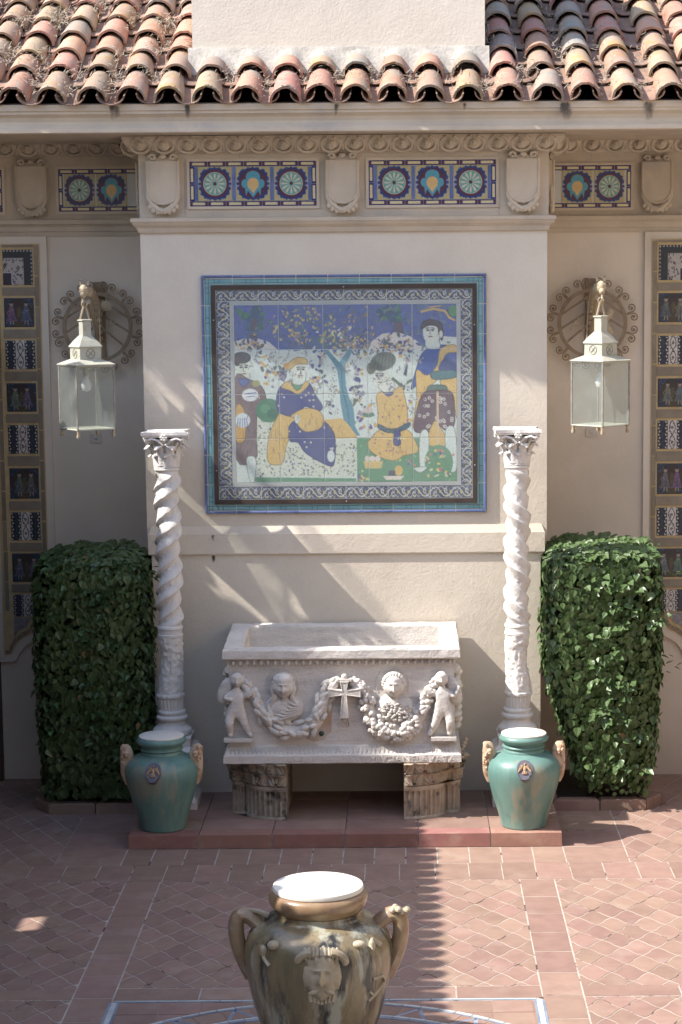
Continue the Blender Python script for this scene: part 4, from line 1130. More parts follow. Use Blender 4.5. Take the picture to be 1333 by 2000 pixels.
# ---------------------------------------------------------------- wall medallions, lanterns, cover plates
def medal(cx, cz, lab, letter, s):
    t = thing('wall_medallion', lab, 'wall ornament', (cx, .874, cz), 'round scrolled iron medallions behind the lanterns')
    Y = .80
    ring = MB()
    rs = []
    for a in np.linspace(0, 2 * math.pi, 49):
        rs.append([(cx + q * math.cos(a), yy, cz + q * math.sin(a)) for q, yy in ((.262, Y), (.262, Y - .018), (.292, Y - .018), (.292, Y))])
    ring.rings(rs, True); ring.build('ring', M['iron_dark'], t)
    mb = MB()
    for k in range(12):
        a0 = 2 * math.pi * (k + .5) / 12
        for sg in (-1, 1):
            A = a0 + sg * .118; rdv = Vector((math.cos(A), 0, math.sin(A))); tdv = Vector((-math.sin(A), 0, math.cos(A))) * sg
            C0 = Vector((cx, Y - .010, cz)) + rdv * .350
            P = [Vector((cx, Y - .010, cz)) + Vector((math.cos(a0 + sg * .01), 0, math.sin(a0 + sg * .01))) * .294]
            for u in np.linspace(0, 1, 20):
                ph = math.pi * 1.15 - u * 2 * math.pi * 1.35; q = .036 * (1 - .72 * u)
                P.append(C0 + tdv * q * math.cos(ph) - rdv * q * math.sin(ph) * -1)
            mb.tube(P, .0062, 5)
            mb.ell(C0, (.010, .010, .010), 6, 4)
    mb.build('scrolls', M['iron_dark'], t, True)
    mb = MB()
    for sx in (-1, 1):
        for z0 in (-.13, -.02, .10):
            x1 = math.sqrt(max(0, .262 ** 2 - (z0 - .03) ** 2))
            za, zb = z0 + .11, z0 - .03
            mb.prism([(cx + sx * .04, cz + za), (cx + sx * x1, cz + zb), (cx + sx * x1, cz + zb + .022), (cx + sx * .04, cz + za + .022)][::sx], Y - .012, Y)
    for a in range(4):
        an = a * math.pi / 2 + .78
        mb.tube([(cx + .27 * math.cos(an), Y, cz + .27 * math.sin(an)), (cx + .27 * math.cos(an), .874, cz + .27 * math.sin(an))], .008, 5)
    mb.build('chevron_bars', M['iron_dark'], t)
    mb = MB()
    if letter == 'A':
        lx = cx - .135
        mb.tube([(lx - .05, Y - .016, cz - .06), (lx, Y - .016, cz + .065), (lx + .055, Y - .016, cz - .06)], .007, 5); mb.tube([(lx - .03, Y - .016, cz - .015), (lx + .03, Y - .016, cz - .015)], .006, 5)
        mb.build('letter', M['iron'], t)
        mb = MB()
        for k in range(7): mb.ell((cx + .12 + .03 * math.cos(k), Y - .016, cz + .085 - .028 * k + .01), (.045 - abs(k - 3) * .006, .008, .03), 8, 5, Matrix.Rotation(R(-25), 3, 'Y'))
        mb.build('leaf_boss', M['iron'], t, True)
    else:
        lx = cx + .115
        mb.tube([(lx, Y - .016, cz - .055), (lx, Y - .016, cz + .06)], .008, 5)
        mb.tube([(lx, Y - .016, cz + .055), (lx + .03, Y - .016, cz + .06), (lx + .036, Y - .016, cz + .035), (lx + .02, Y - .016, cz + .02)], .007, 5)
        mb.build('letter', M['iron'], t)
        mb = MB(); P = []
        for k in range(28):
            a = 2 * math.pi * k / 28; q = .055 if k % 2 else .038
            P.append((cx + .075 + q * math.cos(a), cz + .175 + q * math.sin(a)))
        mb.prism(P[::-1], Y - .016, Y - .008); mb.build('sun_boss', M['iron'], t)
    # electric box behind
    return t
medal(-2.082, 3.884, 'round scrolled iron medallion with a starry boss behind the left lantern', 'r', -1)
medal(2.060, 3.885, 'round scrolled iron medallion with the letter A behind the right lantern', 'A', 1)

def lantern(cx, cy, yaw, lab, s, arm_x):
    t = thing('lantern', lab, 'lantern', (cx, cy, 3.1), 'glazed metal lanterns hung from scrolled arms')
    lm = M['lamp_metal']
    c4 = [(math.cos(yaw + k * math.pi / 2), math.sin(yaw + k * math.pi / 2)) for k in range(4)]
    def sq(r, z): return [(cx + r * a, cy + r * b, z) for a, b in c4]
    RB = .226
    # roof: flared eave, neck with pierced roundels, hipped hood, chimney, cap
    MB().rings([sq(RB + .018, 3.612), sq(RB + .018, 3.618), sq(.135, 3.655)], True, True, True).build('roof', lm, t)
    nk = MB().rings([sq(.128, 3.652), sq(.128, 3.752)], True, True, True).build('neck', lm, t)
    for k in range(4):
        a, b = c4[k], c4[(k + 1) % 4]
        mx, my = (a[0] + b[0]) / 2, (a[1] + b[1]) / 2
        l = math.hypot(mx, my); nx, ny = mx / l, my / l
        p = Vector((cx + .128 * mx + nx * .002, cy + .128 * my + ny * .002, 3.702))
        u = Vector((-ny, nx, 0))
        mb = MB(); pts = [p + .036 * (math.cos(q) * u + Vector((0, 0, math.sin(q)))) for q in np.linspace(0, 2 * math.pi, 21)[:-1]]
        mb.tube(pts, .003, 4, True)
        mb.tube([p + .03 * (u + Vector((0, 0, 1))) * .7, p - .03 * (u + Vector((0, 0, 1))) * .7], .003, 4); mb.tube([p + .03 * (u - Vector((0, 0, 1))) * .7, p - .03 * (u - Vector((0, 0, 1))) * .7], .003, 4)
        mb.ell(p, (.008, .008, .008), 6, 4)
        mb.build('roundel', M['lamp_edge'], nk)
    MB().rings([sq(.140, 3.750), sq(.140, 3.757), sq(.10, 3.80), sq(.052, 3.842)], True, True, True).build('hood', lm, t)
    MB().rings([sq(.050, 3.84), sq(.050, 3.955)], True, True, True).build('chimney', lm, t)
    MB().rings([sq(.062, 3.955), sq(.062, 3.965), sq(.045, 3.968)], True, True, True).build('cap', lm, t)
    hb = MB()
    u = Vector((math.cos(.5), math.sin(.5), 0)) * .05
    ap = Vector((cx, cy, 4.075))
    for sg in (-1, 1):
        b = Vector((cx, cy, 3.965)) + sg * u * .75
        hb.tube([b, ap + sg * u * .12], .008, 5)
    hb.build('hanger', M['iron'], t)
    # body: corner posts, sills, panes, feet
    for k in range(4):
        a = c4[k]
        MB().tube([(cx + RB * a[0], cy + RB * a[1], 3.105), (cx + RB * a[0], cy + RB * a[1], 3.612)], .0085, 6).build('corner_post', M['lamp_edge'], t)
        MB().lathe(cx + (RB - .012) * a[0], cy + (RB - .012) * a[1], [(.012, 3.045), (.016, 3.06), (.010, 3.08), (.014, 3.105)], 10).build('foot', M['iron'], t, True)
        A = Vector((cx + RB * a[0], cy + RB * a[1], 0)); b = c4[(k + 1) % 4]; B = Vector((cx + RB * b[0], cy + RB * b[1], 0))
        mb = MB()
        for z in (3.108, 3.606): mb.tube([A + Vector((0, 0, z)), B + Vector((0, 0, z))], .0075, 6)
        mb.build('sill', lm, t)
        mb = MB(); e = (B - A).normalized() * .006; nrm = Vector((e.y, -e.x, 0)).normalized() * .0015
        q = [A + e, B - e]
        vs = [q[0] - nrm + Vector((0, 0, 3.11)), q[1] - nrm + Vector((0, 0, 3.11)), q[1] - nrm + Vector((0, 0, 3.604)), q[0] - nrm + Vector((0, 0, 3.604))]
        vs += [v + nrm * 2 for v in vs]
        mb.add(vs, [(0, 1, 2, 3), (7, 6, 5, 4), (0, 4, 5, 1), (1, 5, 6, 2), (2, 6, 7, 3), (3, 7, 4, 0)])
        mb.build('glass_pane', M['glass'], t)
    MB().rings([sq(RB - .01, 3.10), sq(RB - .01, 3.112)], True, True, True).build('floor_plate', lm, t)
    bl = MB().lathe(cx, cy, [(.004, 3.40), (.030, 3.41), (.042, 3.44), (.040, 3.47), (.022, 3.51), (.018, 3.53)], 16).build('bulb', M['bulb'], t, True)
    MB().lathe(cx, cy, [(.021, 3.525), (.024, 3.53), (.024, 3.60), (.021, 3.61)], 14).build('socket', M['lamp_metal'], bl, True)
    # arm reaching out of the wall: beast-headed bracket with scroll, ring and hook
    ax = arm_x
    arm = MB()
    wallp = Vector((ax, .874, 3.98)); tip = Vector((cx + s * .005, cy + .02, 4.19))
    path = [wallp + (tip - wallp) * u + Vector((0, 0, .10 * math.sin(math.pi * min(1, u * 1.05)) )) for u in np.linspace(0, 1, 14)]
    arm.tube(path, lambda u: .030 - .008 * u, 8)
    arm.tube([wallp + Vector((0, 0, -.24)), wallp + Vector((0, -.05, -.22)), wallp + Vector((0, -.2, -.12)), wallp + Vector((0, -.42, .02)), wallp + Vector((0, -.62, .12))], .02, 7)
    for k in range(9):
        p = path[1 + k]; arm.ell(p + Vector((0, 0, -.02)), (.034, .03, .045), 8, 5)
    for k in range(7): arm.ell(wallp + Vector((.0, -.03 - .02 * k, -.24 + .05 * k)), (.03, .022, .026), 8, 5)
    am = arm.build('arm', M['iron'], t, True)
    hd = MB()
    hd.ell(tip + Vector((0, .0, .0)), (.036, .055, .05), 12, 8); hd.ell(tip + Vector((0, -.05, -.035)), (.024, .04, .028), 10, 6)
    for sg in (-1, 1):
        hd.ell(tip + Vector((sg * .025, -.025, .018)), (.010, .012, .010), 6, 4)
        hd.tube([tip + Vector((sg * .025, .03, .04)), tip + Vector((sg * .034, .05, .075)), tip + Vector((sg * .028, .03, .09))], lambda u: .011 - .006 * u, 6)
    hd.tube([tip + Vector((0, -.06, -.06)), tip + Vector((0, -.075, -.09)), tip + Vector((0, -.04, -.115)), tip + Vector((0, -.01, -.1))], .008, 6)
    hd.build('beast_head', M['iron'], am, True)
    MB().tube([Vector((cx, cy, 4.085)) + .022 * Vector((math.cos(q), 0, math.sin(q))) for q in np.linspace(0, 6.28, 17)[:-1]], .0045, 5, True).build('ring', M['iron'], t, True)
    MB().box(ax - .045, ax + .045, .845, .874, 3.62, 4.26).build('back_plate', M['iron_dark'], t)
    cd = [path[9] + Vector((s * -.04, 0, 0)), path[9] + Vector((s * -.07, .05, -.12)), Vector((cx - s * .10, cy + .12, 3.78)), Vector((cx - s * .12, cy + .05, 3.66))]
    MB().tube(cd, .006, 5).build('cable', M['iron_dark'], t, True)
    return t
lantern(-2.027, -.25, R(-101), 'left lantern, its pale roof in part shade, hung before the shaded recess wall', -1, -2.07)
lantern(2.030, -.25, R(-91), 'right lantern with a brightly lit pale roof, hung beside the sunlit hedge side', 1, 2.05)
for x, z, lab in ((-2.134, 2.947, 'ivory cover plate on the wall below the left lantern'), (2.064, 2.966, 'ivory cover plate on the wall below the right lantern')):
    t = thing('outlet_cover', lab, 'cover plate', (x, .874, z), 'outlet covers under the lanterns')
    MB().prism([(x + a, z + b) for a, b in ((-.05, -.032), (-.045, -.036), (.045, -.036), (.05, -.032), (.05, .032), (.045, .036), (-.045, .036), (-.05, .032))][::-1], .864, .874).build('plate', M['plastic'], t)
    MB().ell((x, .862, z + .005), (.02, .008, .018), 10, 5).build('flap', M['plastic'], t, True)
    MB().ell((x, .8635, z - .026), (.004, .002, .004), 6, 4).build('screw', M['screw'], t)

# ---------------------------------------------------------------- twisted columns
def column(cx, hand, lab):
    cy = -.42; zb = .106
    t = thing('twisted_column', lab, 'column', (cx, cy, zb), 'white twisted columns before the bay')
    m = M['white']
    def sqr(h, z): return [(cx - h, cy - h, z), (cx + h, cy - h, z), (cx + h, cy + h, z), (cx - h, cy + h, z)]
    ped = MB().rings([sqr(.205, zb), sqr(.205, .165), sqr(.195, .18), sqr(.165, .235), sqr(.165, .50), sqr(.19, .545), sqr(.195, .57), sqr(.155, .60), sqr(.155, .655), sqr(.16, .66), sqr(.16, .675)], True, True, True)
    p = ped.build('pedestal', m, t)
    for k in range(4):
        a = k * math.pi / 2
        nx, ny = math.cos(a), math.sin(a)
        mb = MB()
        for u0, u1, z0, z1 in ((-.11, .11, .47, .482), (-.11, .11, .258, .27), (-.11, -.098, .27, .47), (.098, .11, .27, .47)):
            P = [(u0, z0), (u1, z0), (u1, z1), (u0, z1)]
            vs = [(cx + nx * q - ny * u, cy + ny * q + nx * u, z) for q in (.164, .171) for u, z in P]
            mb.add(vs, [(0, 1, 2, 3), (7, 6, 5, 4), (0, 4, 5, 1), (1, 5, 6, 2), (2, 6, 7, 3), (3, 7, 4, 0)])
        mb.build('panel_frame', m, p)
    prof = []
    for z, r in ((.675, .13), (.682, .152), (.70, .158), (.72, .154), (.735, .14), (.745, .122), (.765, .108), (.785, .104), (.795, .112), (.805, .124), (.818, .127), (.83, .12), (.835, .104), (.842, .104), (.85, .110), (.862, .112), (.872, .106), (.876, .096)): prof.append((r, z))
    MB().lathe(cx, cy, prof, 40).build('base', m, t, True)
    # lower shaft carved with vines, slightly swelling twice
    SEG = 72
    def vine(tt, z, k=34):
        v = Vector((math.cos(tt) * .55, math.sin(tt) * .55, z * 5.2 + cx))
        n1 = noise.noise(v * 5); n2 = noise.noise(v * 11 + Vector((3, 1, 2)))
        return max(-.25, min(.3, n1 * 2)) * .012 + n2 * .006
    rs = []
    for i in range(61):
        z = .872 + (1.468 - .872) * i / 60; u = i / 60
        sw = .094 + .0075 * math.sin(u * math.pi * 2.6 - .6) - .004 * u
        ox = -hand * .010 * math.sin(u * math.pi * 2 + .3)
        ring = []
        for j in range(SEG):
            a = 2 * math.pi * j / SEG
            if u < .17: d = .004 * math.cos(a * 22)
            elif u < .23: d = .006 + .008 * abs(math.sin(a * 7))
            else: d = vine(a, z)
            ring.append((cx + ox + (sw + d) * math.cos(a), cy + (sw + d) * math.sin(a), z))
        rs.append(ring)
    MB().rings(rs, True, True, True).build('vine_shaft', M['white'], t, True)
    MB().lathe(cx, cy, [(.092, 1.465), (.101, 1.468), (.101, 1.485), (.094, 1.488), (.094, 1.524), (.099, 1.527), (.101, 1.54), (.096, 1.55), (.09, 1.556)], 40).build('shaft_ring', M['white'], t, True)
    # spiral shaft: three strands, each a plain roll beside a sunk carved band
    rs = []; N = 190; PIT = .40
    for i in range(N + 1):
        z = 1.55 + (2.79 - 1.55) * i / N; u = i / N
        end = min(1, min(u, 1 - u) / .045)
        wob = .011 * end
        pa = hand * 2 * math.pi * (z - 1.55) / PIT * 1.0
        ox, oy = wob * math.cos(pa), wob * math.sin(pa)
        ring = []
        for j in range(SEG):
            a = 2 * math.pi * j / SEG
            ph = (3 * (a - hand * 2 * math.pi * (z - 1.55) / (PIT * 1.0)) / (2 * math.pi)) % 1.0
            if ph < .52:
                q = ph / .52; d = .023 * q ** .75 * min(1, (1 - q) / .10 + .15) - .003
            else:
                q = (ph - .52) / .48
                d = -.009 * math.sin(math.pi * q) ** .6 + .012 * max(0, noise.noise(Vector((a * 3.2 + cx, z * 26, q * 2.5)))) * math.sin(math.pi * q)
                if q < .10 or q > .90: d += .003
            r = .087 + d * end
            ring.append((cx + ox + r * math.cos(a), cy + oy + r * math.sin(a), z))
        rs.append(ring)
    MB().rings(rs, True, True, True).build('spiral_shaft', M['white'], t, True)
    MB().lathe(cx, cy, [(.085, 2.785), (.097, 2.79), (.101, 2.80), (.097, 2.81), (.085, 2.815)], 36).build('shaft_ring', m, t, True)
    # capital: bell, two rows of leaves, corner scrolls, hollow-sided slab with a flower
    cap = MB().lathe(cx, cy, [(.084, 2.812), (.086, 2.86), (.094, 2.93), (.11, 2.99), (.132, 3.04)], 32).build('capital', m, t, True)
    for row, (n, z0, h, r0, out, w) in enumerate(((8, 2.815, .115, .088, .045, .040), (8, 2.83, .185, .09, .065, .046))):
        for k in range(n):
            a = 2 * math.pi * (k + .5 * row) / n
            rd_, td = Vector((math.cos(a), math.sin(a), 0)), Vector((-math.sin(a), math.cos(a), 0))
            rs2 = []
            for i in range(8):
                u = i / 7
                rr = r0 + .004 + (.012 + .02 * row) * u + out * max(0, u - .55) ** 1.5 * 2.4
                zz = z0 + h * (u if u < .86 else .86 - (u - .86) * 1.1)
                ww = w * (1 - .25 * u) * (1 + .22 * math.cos(u * 16)) * (1 if i < 7 else .35)
                c0 = Vector((cx, cy, zz)) + rd_ * rr
                rs2.append([c0 - td * ww - rd_ * .008, c0 - td * ww * .45 + rd_ * .004, c0 + rd_ * .010, c0 + td * ww * .45 + rd_ * .004, c0 + td * ww - rd_ * .008, c0 - rd_ * .016])
            MB().rings(rs2, True, True, True).build('acanthus_leaf', m, cap, True)
    for k in range(4):
        a = math.pi / 4 + k * math.pi / 2
        rd_ = Vector((math.cos(a), math.sin(a), 0)); c0 = Vector((cx, cy, 3.035)) + rd_ * .178
        P = [Vector((cx, cy, 2.95)) + rd_ * .105, Vector((cx, cy, 3.02)) + rd_ * .135] + [c0 + rd_ * (.036 * (1 - q / 9) * math.cos(2.4 - q)) + Vector((0, 0, .036 * (1 - q / 9) * math.sin(2.4 - q))) for q in np.linspace(0, 7.5, 18)]
        MB().tube(P, .013, 6).build('volute', m, cap, True)
    for k in range(4):
        a = k * math.pi / 2
        rd_, td = Vector((math.cos(a), math.sin(a), 0)), Vector((-math.sin(a), math.cos(a), 0))
        c0 = Vector((cx, cy, 0)) + rd_ * .135
        mb = MB()
        for sg in (-1, 1): mb.tube([c0 + td * sg * .01 + Vector((0, 0, 2.99)), c0 + td * sg * .05 + Vector((0, 0, 3.03)), c0 + td * sg * .10 + rd_ * .01 + Vector((0, 0, 3.045)), c0 + td * sg * .135 + rd_ * .015 + Vector((0, 0, 3.03))], .011, 6)
        mb.ell(c0 + rd_ * .02 + Vector((0, 0, 3.055)), (.026, .026, .028), 9, 6)
        for q in range(6): mb.ell(c0 + rd_ * .036 + td * .020 * math.cos(q) + Vector((0, 0, 3.055 + .020 * math.sin(q))), (.011, .011, .011), 6, 4)
        mb.build('flower', m, cap, True)
    P = []
    for k in range(4):
        for u in np.linspace(-1, 1, 9)[:-1]:
            a = k * math.pi / 2
            x, y = .148 + .034 * u * u, u * .176
            P.append((cx + x * math.cos(a) - y * math.sin(a), cy + x * math.sin(a) + y * math.cos(a)))
    def ringz(k, z): return [(cx + (p[0] - cx) * k, cy + (p[1] - cy) * k, z) for p in P]
    MB().rings([ringz(.93, 3.055), ringz(.95, 3.068), ringz(1, 3.072), ringz(1, 3.096), ringz(.97, 3.10)], True, True, True).build('abacus', m, t)
    return t
column(-1.389, 1, 'left white twisted column, its lower half in shade behind the dark teal jar')
column(1.362, -1, 'right white twisted column, sunlit, behind the bright teal jar')

# ---------------------------------------------------------------- marble trough on two old capital fragments
MR = M['marble']
trough = thing('marble_trough', 'carved marble trough with two busts, a cross and garlands, resting on two capital fragments', 'marble trough', (-.018, -.55, .558))
SX = -.018
def rr(hx0, y0, y1, z0f, z0b, jit=0, seed=0):
    jit *= .45
    q = random.Random(seed); P = []
    n = 26
    for k in range(n): P.append((SX - hx0 + 2 * hx0 * k / n, y0, z0f))
    for k in range(8): P.append((SX + hx0, y0 + (y1 - y0) * k / 8, z0f + (z0b - z0f) * k / 8))
    for k in range(n): P.append((SX + hx0 - 2 * hx0 * k / n, y1, z0b))
    for k in range(8): P.append((SX - hx0, y1 + (y0 - y1) * k / 8, z0b + (z0f - z0b) * k / 8))
    return [(x + q.uniform(-jit, jit), y + q.uniform(-jit, jit), z + q.uniform(-jit, jit)) for x, y, z in P]
J = .0045
rs = [rr(.905, -.985, -.085, .558, .558), rr(.918, -1.0, -.08, .566, .566, J, 1), rr(.918, -1.0, -.08, .622, .622, J, 2), rr(.905, -.988, -.085, .632, .632), rr(.878, -.948, -.095, .686, .686), rr(.872, -.935, -.10, .695, .695),
      rr(.868, -.932, -.10, 1.318, 1.36), rr(.878, -.945, -.095, 1.322, 1.365), rr(.882, -.950, -.095, 1.366, 1.41), rr(.905, -.985, -.085, 1.374, 1.42, J, 3), rr(.912, -.998, -.08, 1.385, 1.43, J, 4), rr(.911, -.998, -.08, 1.445, 1.495, J * 1.6, 5), rr(.900, -.985, -.088, 1.462, 1.51, J * 1.5, 6),
      rr(.775, -.865, -.155, 1.455, 1.505, J, 7), rr(.765, -.855, -.165, 1.44, 1.49), rr(.745, -.835, -.185, .80, .80)]
rs = [[(p[0], p[1], p[2]) for p in r] for r in rs]
MB().rings(rs, True, True, True).build('basin', MR, trough)
for i, (x, z, w, h) in enumerate(((-.9, 1.40, .05, .03), (-.905, 1.30, .04, .05), (.90, 1.455, .05, .02))): pass
# beads below the rim, leaf band and cut letters on the foot
mb = MB()
for k in range(32):
    x = SX - .835 + k * .0538
    mb.ell((x, -.955, 1.345), (.0165, .014, .019), 8, 5)
    mb.tube([(x + .020 * math.sin(q), -.952, 1.345 - .0235 * math.cos(q) * 1.0) for q in np.linspace(.9, 5.4, 9)], .0035, 4)
    mb.box(x + .0255, x + .0285, -.960, -.945, 1.324, 1.365)
o = mb.build('bead_moulding', MR, trough, True); o['kind'] = 'stuff'
mb = MB()
for k in range(52):
    x = SX - .86 + k * .0337
    mb.tube([(x - .013, -.952, .684), (x - .011, -.970, .655), (x, -.985, .637), (x + .011, -.970, .655), (x + .013, -.952, .684)], .0042, 4)
    mb.tube([(x, -.956, .686), (x, -.972, .66), (x, -.985, .640)], .003, 4)
o = mb.build('leaf_band', MR, trough, True); o['kind'] = 'stuff'
for txt, x, s in (('S TAVIA', -.60, .062), ('SAVIEMIVSIANFLAVATA', -.02, .060)):
    cu = bpy.data.curves.new('inscription', 'FONT'); cu.body = txt; cu.size = s; cu.extrude = .0022; cu.resolution_u = 2; cu.space_character = 1.02
    o = bpy.data.objects.new('inscription', cu); COL.objects.link(o); o.parent = trough
    o.location = Vector((x, -1.0015, .572)) - trough.location; o.rotation_euler = (R(90), 0, 0); o.scale = (.90, 1.08, 1)
    cu.materials.append(M['marble'])
    bpy.context.view_layer.update()
    om = bpy.data.objects.new('inscription', bpy.data.meshes.new_from_object(o)); COL.objects.link(om); om.parent = trough; om['kind'] = 'stuff'
    om.location, om.rotation_euler = o.location, o.rotation_euler
    wd = max(v.co.x for v in om.data.vertices); om.scale = (((.86 - x) if x > -.3 else .36) / wd, 1.08, 1)
    bpy.data.objects.remove(o)
YF = -.934
# cross, rings and stepped mount in the middle
cxx = .004
def flare(cx, cz, up_, dn, arm, w0, w1):
    return [(cx - w0, cz + w0), (cx - w1, cz + up_), (cx + w1, cz + up_), (cx + w0, cz + w0), (cx + arm, cz + w1), (cx + arm, cz - w1), (cx + w0, cz - w0), (cx + w1, cz - dn), (cx - w1, cz - dn), (cx - w0, cz - w0), (cx - arm, cz - w1), (cx - arm, cz + w1)]
cr_ = MB().prism(flare(cxx, 1.118, .092, .198, .128, .020, .036)[::-1], YF - .085, YF).build('cross', MR, trough)
mb = MB(); P = flare(cxx, 1.118, .084, .190, .120, .015, .029)
mb.tube([(a, YF - .086, b) for a, b in P], .0035, 4, True); mb.build('raised_edge', MR, cr_)
mb = MB(); mb.box(cxx - .056, cxx + .056, YF - .082, YF, 1.206, 1.224); mb.ell((cxx, YF - .05, 1.240), (.024, .024, .022), 10, 6); mb.build('finial', MR, cr_, True)
mb = MB()
for r in (.044, .026, .012): mb.tube([(cxx - .01 + r * math.cos(q), YF - .002, .862 + r * math.sin(q)) for q in np.linspace(0, 6.28, 25)[:-1]], .005, 5, True)
mb.build('ring_boss', MR, trough, True)
mb = MB(); mb.tube([(cxx - .02 + .13 * math.cos(q), YF - .001, .735 + .075 * math.sin(q)) for q in np.linspace(0, math.pi, 16)], .004, 5); mb.box(cxx - .15, cxx + .11, YF - .004, YF, .728, .736)
mb.build('arched_mark', MR, trough, True)
MB().ell((-.178, YF - .006, .785), (.021, .014, .021), 12, 7).build('drain_plug', M['green_bead'], trough, True)
MB().prism([(-.30, .75), (-.24, .72), (-.16, .735), (-.10, .80), (-.10, .90), (-.085, 1.02), (-.12, 1.03), (-.16, .98), (-.20, .88), (-.27, .80)][::-1], YF - .0025, YF).build('rust_stain', M['marble_rust'], trough)
def gau(x, z, x0, z0, sx, sz): return math.exp(-((x - x0) / sx) ** 2 - ((z - z0) / sz) ** 2)
def face_fn(hair=.09, beard=0):
    G = 1.5
    def f(d):
        if d.y > .1: return hair
        x, z = d.x, d.z
        k = .20 * gau(x, z, 0, -.10, .10, .26) + .10 * gau(x, z, 0, -.20, .16, .08)
        k -= .17 * (gau(x, z, .30, .08, .17, .11) + gau(x, z, -.30, .08, .17, .11))
        k += .04 * (gau(x, z, .30, .06, .08, .05) + gau(x, z, -.30, .06, .08, .05))
        k += .06 * (gau(x, z, .28, .26, .22, .07) + gau(x, z, -.28, .26, .22, .07))
        k -= .11 * gau(x, z, 0, -.46, .24, .05); k += .05 * (gau(x, z, 0, -.40, .16, .05) + gau(x, z, 0, -.53, .14, .05))
        k += .07 * gau(x, z, 0, -.78, .22, .14) - .05 * gau(x, z, 0, -.64, .3, .05)
        k *= G
        if z > .42 + .1 * x * x or abs(x) > .80: k += hair * (1 + .35 * noise.noise(d * 6))
        return k
    return f
def bust(bx, hz, lab, male):
    b = MB()
    b.ell((bx, YF - .045, hz), (.072, .075, .092), 32, 24, None, face_fn(.13 if male else .10))
    o = b.build('bust', MR, trough, True, lab)
    mb = MB()
    mb.lathe(bx + .004, YF - .02, [(.05, 1.02), (.042, 1.06), (.038, 1.10)], 14)
    mb.ell((bx + .005, YF + .005, .985), (.155, .075, .115), 20, 12)
    if not male: mb.ell((bx + .01, YF + .01, .94), (.19, .065, .10), 20, 12)
    mb.build('shoulders', MR, o, True)
    mb = MB()
    if male:
        mb.ell((bx, YF - .036, hz + .052), (.079, .080, .056), 24, 14, None, lambda d: .05 * noise.noise(d * 9))
        for sg in (-1, 1): mb.tube([(bx + sg * .072, YF - .05, hz + .04), (bx + sg * .080, YF - .045, hz - .02), (bx + sg * .062, YF - .045, hz - .08), (bx + sg * .10, YF - .03, hz - .14)], lambda u: .017 + .008 * u, 8)
    else:
        for k in range(15):
            q = math.pi * (k / 14 * 1.3 - .15)
            mb.ell((bx + .074 * math.cos(q), YF - .05 - .016 * math.sin(q), hz + .02 + .072 * math.sin(q)), (.020, .028, .022), 8, 6)
        mb.ell((bx, YF - .025, hz + .05), (.072, .075, .06), 18, 10)
    mb.build('hair', MR, o, True)
    mb = MB()
    if male:
        for k in range(6): mb.tube([(bx - .13 + .02 * k, YF - .03, .93 + .03 * k), (bx - .02 + .02 * k, YF - .075, .915 + .022 * k), (bx + .13, YF - .05, .955 + .012 * k)], .010, 5)
    else:
        for k in range(60):
            a, q = rd.uniform(0, 6.28), rd.uniform(.0, 1) ** .5
            x, z = .13 * q * math.cos(a), .075 * q * math.sin(a)
            mb.ell((bx + x, YF - .075 + .25 * (x * x + z * z) * 10 * .4, .965 + z), (.013, .010, .012), 6, 4)
    mb.build('drapery', MR, o, True)
    MB().tube([(bx - .01 + .128 * math.cos(q), YF - .001, hz + .005 + .128 * math.sin(q)) for q in np.linspace(-.5, math.pi + .5, 30)], .0035, 5).build('halo', MR, o, True)
bust(-.466, 1.165, 'left bust, veiled with a cap of short hair', True)
bust(.382, 1.165, 'right bust, short-haired with a patterned tunic', False)
def garland(pts, lab, big, seed):
    q = random.Random(seed); mb = MB()
    P = [Vector(p) for p in pts]
    def at(u):
        f = u * (len(P) - 1); i = min(len(P) - 2, int(f)); return P[i].lerp(P[i + 1], f - i)
    mb.tube([(*(at(u)[:1]), YF, at(u)[1]) for u in np.linspace(0, 1, 26)], lambda u: .025 + .042 * math.sin(math.pi * u) ** .8, 10)
    for k in range(170 if not big else 92):
        u = q.random(); p = at(u); wd = (.022 + .055 * math.sin(math.pi * u) ** .8)
        d = (at(min(1, u + .02)) - at(max(0, u - .02))); d.normalize(); n = Vector((-d.y, d.x))
        v = q.uniform(-1, 1)
        c0 = p + n * v * wd
        yy = YF - .012 - (.055 * math.sin(math.pi * u) ** .6 + .012) * math.sqrt(max(0, 1 - v * v))
        r = q.uniform(.015, .026) if not big else q.uniform(.018, .026)
        ang = math.atan2(d.y, d.x) + q.uniform(-.5, .5) * (1 if big else 3)
        mb.ell((c0.x, yy, c0.y), (r * (1.9 if big else 1.2), r * .8, r * (.95 if big else 1)), 8, 5, Matrix.Rotation(-ang, 3, 'Y'))
    return mb.build('garland', MR, trough, True, lab)
garland([(-.79, 1.235), (-.72, 1.13), (-.66, 1.0), (-.58, .89), (-.48, .82), (-.385, .795), (-.29, .825), (-.22, .89), (-.185, .98), (-.155, 1.07), (-.11, 1.16), (-.05, 1.21)], 'left garland of long leaves', True, 1)
garland([(.06, 1.21), (.12, 1.16), (.165, 1.07), (.185, .96), (.235, .87), (.31, .81), (.395, .795), (.49, .825), (.565, .90), (.62, 1.0), (.66, 1.11), (.73, 1.22)], 'right garland of small round fruits', False, 2)
